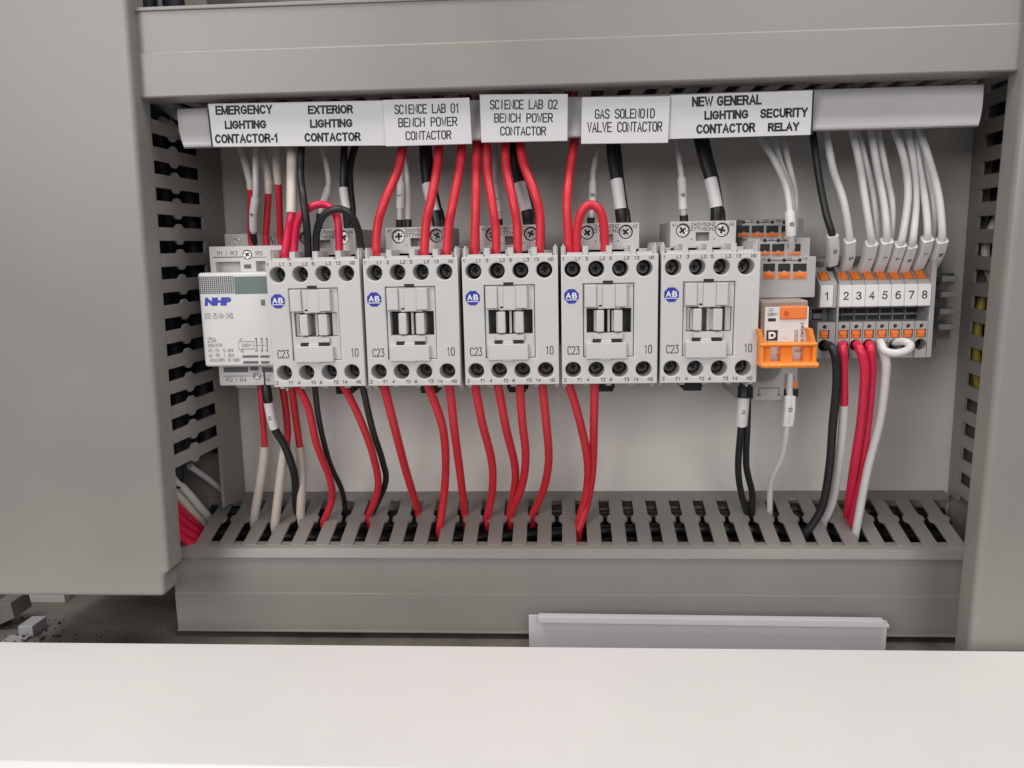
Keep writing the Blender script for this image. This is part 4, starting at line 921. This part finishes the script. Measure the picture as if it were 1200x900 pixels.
dn([(400.5, 448, 72), (421, 489, 66), (437, 533, 52), (443, 571, 36), (432, 604, 24)], f'red wire from the third bottom terminal of {W1}', 'red', 1.9)
dn([(424, 448, 72), (436, 501, 60), (448.5, 541, 44), (452, 566, 32), (437, 602, 21)], f'black wire from the last bottom terminal of {W1}', 'black', 1.65, 'black wires below the contactors')
dn([(449, 448, DT), (462, 499, 66), (478, 550, 46), (498, 599, 20)], f'red wire slanting right from the first bottom terminal of {W2}')
dn([(500, 448, DT), (517, 494, 66), (522, 530, 54), (522, 570, 38), (517, 622, 32)], f'red wire from the third bottom terminal of {W2}')
dn([(526.5, 448, DT), (532, 499, 64), (540.5, 552, 44), (549.5, 600, 22)], f'red wire from the last bottom terminal of {W2}')
dn([(556, 448, DT), (564.5, 493, 66), (576, 539, 50), (577, 573, 36), (571, 607, 25)], f'red wire from the first bottom terminal of {W3}')
dn([(583, 448, DT), (592.5, 499, 62), (603.5, 547, 42), (602, 578, 28), (597, 602, 20)], f'red wire from the second bottom terminal of {W3}')
dn([(608.5, 447, DT), (612, 493, 66), (616, 533, 54), (612, 568, 38), (598, 604, 24)], f'red wire from the third bottom terminal of {W3}')
dn([(635, 447, DT), (640.5, 499, 64), (643, 539, 50), (637, 573, 34), (624, 603, 22)], f'red wire from the last bottom terminal of {W3}')
dn([(665, 446, DT), (678, 488, 66), (688, 536, 52), (687.5, 573, 38), (677, 614, 30)], f'left red wire from the bottom of {W4}')
dn([(697, 446, DT), (696, 493, 64), (694.5, 547, 46), (689, 585, 34), (678, 622, 33)], f'right red wire from the bottom of {W4}')
# relay below
dn([(872, 450, 50), (871, 470, 52), (868.5, 500, 50), (865, 545, 36), (868, 575, 26), (876, 604, 20)], 'left black wire with white marker below the relay socket', 'black', 1.75, 'black wires below the contactors', [('ferrule', 452, 468, 3.0, 'black'), ('marker', 465, 499, 3.0, 'mark', 'N')])
dn([(876, 450, 48), (876, 470, 49), (875.5, 500, 48), (874.5, 545, 34), (881.5, 578, 24), (881, 604, 20)], 'right black wire of the pair below the relay socket', 'black', 1.75, 'black wires below the contactors', [('ferrule', 452, 468, 2.6, 'black')])
dn([(925, 456, 49), (925.5, 475, 52), (922.5, 500, 50), (917, 533, 40), (904, 565, 28), (902, 602, 18)], 'thin white wire with marker 10 below the relay socket', 'wht', 1.6, 'white wires below the relay and terminals', [('marker', 463, 499, (5.2, 3.6), 'mark', '10')])
# terminals below
g3 = 'wires out of the numbered terminals below'
def td(pts, label, m, r, sleeves=(), post=DN): wire(snap(pts), r, m, label, group=g3, pre=((0, -6, 0),), post=post, sleeves=sleeves)
td([(967, 404, 55), (974, 407, 63), (979.5, 420, 65), (980.5, 450, 62), (976, 497, 56), (972, 547, 48), (963, 595, 40), (943, 627, 36)], 'black wire bending left out of the bottom of terminal 1', 'black', 2.1)
td([(987.5, 403, 55), (988, 408, 63), (988.5, 430, 62), (989, 471, 56), (986, 520, 48), (976, 582, 32), (963, 612, 26)], 'red wire with white sleeve from the bottom of terminal 2', 'crim', 2.0, [('sleeve', 472, 640, 2.3, 'wht')])
td([(1003.5, 403, 55), (1007, 408, 63), (1012.5, 425, 64), (1013, 445, 62), (1009, 493, 54), (999, 552, 42), (990, 608, 24)], 'bright red wire from the bottom of terminal 3', 'crim', 2.2)
td([(1018, 403, 55), (1020, 408, 62), (1022, 425, 61), (1021.5, 445, 58), (1017, 493, 50), (1007, 560, 38), (995, 618, 30)], 'red wire from the bottom of terminal 4', 'crim', 2.1)
td([(1031, 402, 54), (1033, 408, 58), (1038, 424, 60), (1037.5, 445, 58), (1031, 493, 52), (1016, 553, 44), (1002, 628, 36)], 'long white wire from the bottom of terminal 5 into the bottom duct', 'wht', 2.1)
wire([(1031.5, 401, 55), (1032.5, 402, 62), (1037, 411, 66), (1050, 414, 68), (1063, 410.5, 66), (1067, 404.5, 63), (1060, 400.5, 60), (1049, 401, 55)], 1.9, 'wht', 'short white looped jumper between terminals 5 and 6', name='jumper_wire', group=g3, pre=((0, -5, 0),), post=((0, -5, 0),))

# ---- wires lying inside the ducts
gD = 'wires lying inside the bottom duct'
def lay(pts, r, m, label, grp=gD):
    sp = spline(pts, 8); O = sp[0]
    o = MB().tube(sp, r).build('wire', M[m], None, O, smooth=60); tag(o, label, 'wire', grp)
zi = P(653, 640, 40)[2]
lay([(-185, 40, zi - 6), (-120, 34, zi - 9), (-40, 30, zi - 5), (20, 36, zi - 8)], 2.1, 'red', 'red wire lying in the bottom duct behind its left half slots')
lay([(-60, 40, zi - 10), (-20, 30, zi - 3), (10, 36, zi - 10), (60, 24, zi - 14)], 2.1, 'red', 'red wire crossing inside the bottom duct under the middle slots')
lay([(-190, 22, zi - 4), (-110, 30, zi - 12), (0, 20, zi - 8), (110, 30, zi - 6), (205, 24, zi - 10)], 2.1, 'black', 'long black wire lying inside the bottom duct along its full length')
lay([(-160, 36, zi - 3), (-130, 24, zi - 6), (-60, 14, zi - 14)], 2.3, 'wht', 'white wire inside the bottom duct below the ivory sleeves')
lay([(10, 30, zi - 14), (70, 38, zi - 4), (130, 34, zi - 8), (190, 40, zi - 5)], 2.0, 'wht', 'white wire inside the bottom duct below the relay end slots')
lay([(60, 40, zi - 12), (120, 30, zi - 5), (150, 38, zi - 7), (205, 30, zi - 3)], 2.1, 'crim', 'red wire inside the bottom duct near its right end')
lay([(-30, 14, zi - 3), (40, 26, zi - 6), (100, 16, zi - 5), (180, 20, zi - 12)], 2.2, 'black', 'black wire inside the bottom duct behind its right half slots')
for k, (d, z, lab) in enumerate(((8.5, -150.2, 'rearmost thick black cable inside the bottom duct'), (15.5, -153, 'second black cable from the back inside the bottom duct'), (23, -158, 'third black cable from the back inside the bottom duct'), (30, -163, 'fourth black cable from the back inside the bottom duct'), (38, -166, 'foremost black cable inside the bottom duct'))):
    lay([(-205, d, z), (-80, d + 2, z - 3), (60, d - 1, z + 1.5), (212, d + 1, z - 2)], 3.6, 'black', lab, 'black cables inside the bottom duct')  # cables added so that the slots look dark inside
gC = 'wires crossing the lower left corner between ducts'
def layp(pts, r, m, label, grp): lay([tuple(P(*q)) for q in pts], r, m, label, grp)
for k in range(4):
    layp([(182, 572 + 10 * k, 66), (200, 588 + 10 * k, 57), (213, 599 + 10.5 * k, 47 + k), (226, 611 + 9 * k, 36 + 3 * k), (240, 625 + 6.5 * k, 25 + 5 * k), (262, 648 + 5 * k, 22 + 4 * k), (290, 668 + 3 * k, 20)], 2.2, 'crim', ['topmost red wire of the bundle in the lower left corner', 'second red wire down of the lower left corner bundle', 'third red wire down of the lower left corner bundle', 'lowest red wire of the bundle in the lower left corner'][k], gC)
layp([(196, 556, 50), (214, 572, 42), (230, 590, 31), (246, 609, 18), (264, 640, 13)], 2.5, 'wht', 'nearer white wire passing through the lower left corner opening', gC)
layp([(222, 546, 28), (240, 558, 17), (255, 570, 9), (270, 584, 2.6), (285, 612, 4)], 1.8, 'wht', 'rear white wire passing through the lower left corner opening', gC)
layp([(190, 566, 58), (206, 579, 50), (224, 599, 37), (240, 618, 22), (258, 650, 18)], 2.4, 'beige', 'ivory wire passing through the lower left corner opening', gC)
gL = 'cables inside the left duct'
for k in range(4):  # filler cables added to make the duct interior dark
    lay([(-205 - 14 * k, 40 + 9 * (k % 2), 150), (-207 - 13 * k, 46, 40), (-204 - 14 * k, 40, -60), (-208 - 13 * k, 44, -125)], 4.2, 'navy', ['dark cable nearest the slots inside the left duct', 'second dark cable from the slots inside the left duct', 'third dark cable from the slots inside the left duct', 'dark cable farthest from the slots inside the left duct'][k], gL)
for k in range(4):  # second added row, hides the lit back of the duct
    lay([(-199 - 13 * k, 17 + 4 * (k % 2), 150), (-198 - 13 * k, 20, 40), (-200 - 13 * k, 18, -50), (-199 - 13 * k, 20, -112)], 5.6, 'navy', ['thick dark cable at the back of the left duct nearest its slots', 'second thick dark cable at the back of the left duct', 'third thick dark cable at the back of the left duct', 'thick dark cable at the back of the left duct farthest from its slots'][k], gL)
gR = 'cables inside the right duct'
lay([(236, 12, -8), (224, 12, -30), (222, 13, -60), (226, 12, -84), (240, 12, -105)], 2.2, 'yellow', 'yellow wire glimpsed through the right duct slots', gR)
lay([(240, 14, 40), (226, 12, 6), (223, 13, -12), (232, 14, -30), (250, 14, -40)], 2.2, 'beige', 'ivory wire glimpsed through the right duct slots', gR)
for k in range(4):  # filler cables added because the interior was too light
    lay([(232 + 12 * k, 9, 120), (231 + 12 * k, 10, 20), (233 + 12 * k, 9, -60), (232 + 12 * k, 10, -140)], 6.2, 'navy', ['dark cable nearest the slots inside the right duct', 'second dark cable inside the right duct', 'third dark cable inside the right duct', 'dark cable farthest from the slots inside the right duct'][k], gR)
# stubs of cable in the upper left corner
lay([(-200, 46, 76), (-186, 48, 66), (-172, 44, 66), (-150, 40, 72)], 2.4, 'wht', 'white wire leaving the upper left corner behind the label carrier', 'wires in the upper left corner')
lay([(-200, 40, 66), (-188, 46, 60), (-174, 40, 62), (-150, 34, 70)], 2.2, 'beige', 'ivory wire just below the white one in the upper left corner', 'wires in the upper left corner')

# ================================================================== THINGS BEHIND THE SILL
A, B = P(619.5, 721.5, 64), P(1040, 727, 64)
zt, zb = (A[2] + B[2]) / 2, -207.6
O = ((A[0] + B[0]) / 2, 63, zb)
t = thing('cover_strip', 'pale lilac plastic cover strip standing behind the white sill', 'cover strip', O)
m = MB(); m.prism([(A[0], zb), (B[0], zb), (B[0], P(1040, 728, 64)[2]), (A[0], A[2])], 'd', 62.4, 64, bev=.2); m.build('panel', M['lilac'], t, O)
q, q2 = P(630.5, 722.3, 68), P(1041, 727.5, 68)
m = MB(); m.prism([(q[0], q[2]), (q2[0] - 2, q2[2]), (q2[0] - 1.5, q2[2] - 1.6), (q2[0] + .5, q2[2] - 1.8), (q2[0] + .5, q2[2] - 3.6), (q[0], q[2] - 3.4)], 'd', 64, 68.5, bev=.3); m.build('lip', M['lilac'], t, O)

# corner clutter at the lower left
O = P(0, 735, 40)
m = MB(); a = P(-20, 702, 20); b = P(24, 728, 45)
m.prism([(P(-30, 706, 40)[0], P(0, 705, 40)[2]), (P(20, 700, 40)[0], P(20, 701, 40)[2]), (P(25, 718, 40)[0], P(25, 719, 40)[2]), (P(-30, 748, 40)[0], P(0, 745, 40)[2])], 'd', 30, 46, bev=.6)
tag(m.build('bracket', M['steel2'], None, tuple(O)), 'grey plastic bracket in the lower left corner under the duct', 'bracket')
q = P(46, 708, 8); q0, q1 = P(12, 697, 8), P(78, 722, 8)
m = MB(); m.box(q0[0], q1[0], 1, 8, q1[2] - 4, q0[2] + 6, bev=.6)
tag(m.build('corner_plate', M['plate'], None, tuple(q)), 'pale grey corner plate behind the lower left bracket', 'plate')
q = P(30, 730, 52)
m = MB(); m.box(q[0] - 4.2, q[0] + 4.2, 40, 53, -207.9, -201.5, bev=.5); m.box(q[0] - 9, q[0] + 3, 53, 88, -207.9, -206.6, bev=.4)
tag(m.build('nylon_clip', M['nylon'], None, tuple(q)), 'flat pale plastic clip lying beside the lower left bracket', 'clip')
m = MB()
for k in range(330):
    px = random.choice((random.gauss(40, 14), random.uniform(0, 150), random.uniform(60, 500))); d = random.uniform(30, 90)
    s = random.uniform(.08, .42) * (random.choice((1, 1, 2.4)) if px < 70 else 1)
    x = P(px, 730, d)[0]; z = -206.7 if px < 46 and d > 53 else -208
    m.prism([(x - s, d - s), (x + s * .8, d - s * .6), (x + s * random.uniform(.6, 1.8), d + s), (x - s * .7, d + s * .8)], 'z', z, z + s * 1.1)
o = m.build('debris', M['dirt'], None, (0, 40, -208), smooth=0); o['kind'] = 'stuff'; o['label'] = 'brown crumbs of debris scattered on the cabinet floor behind the sill'
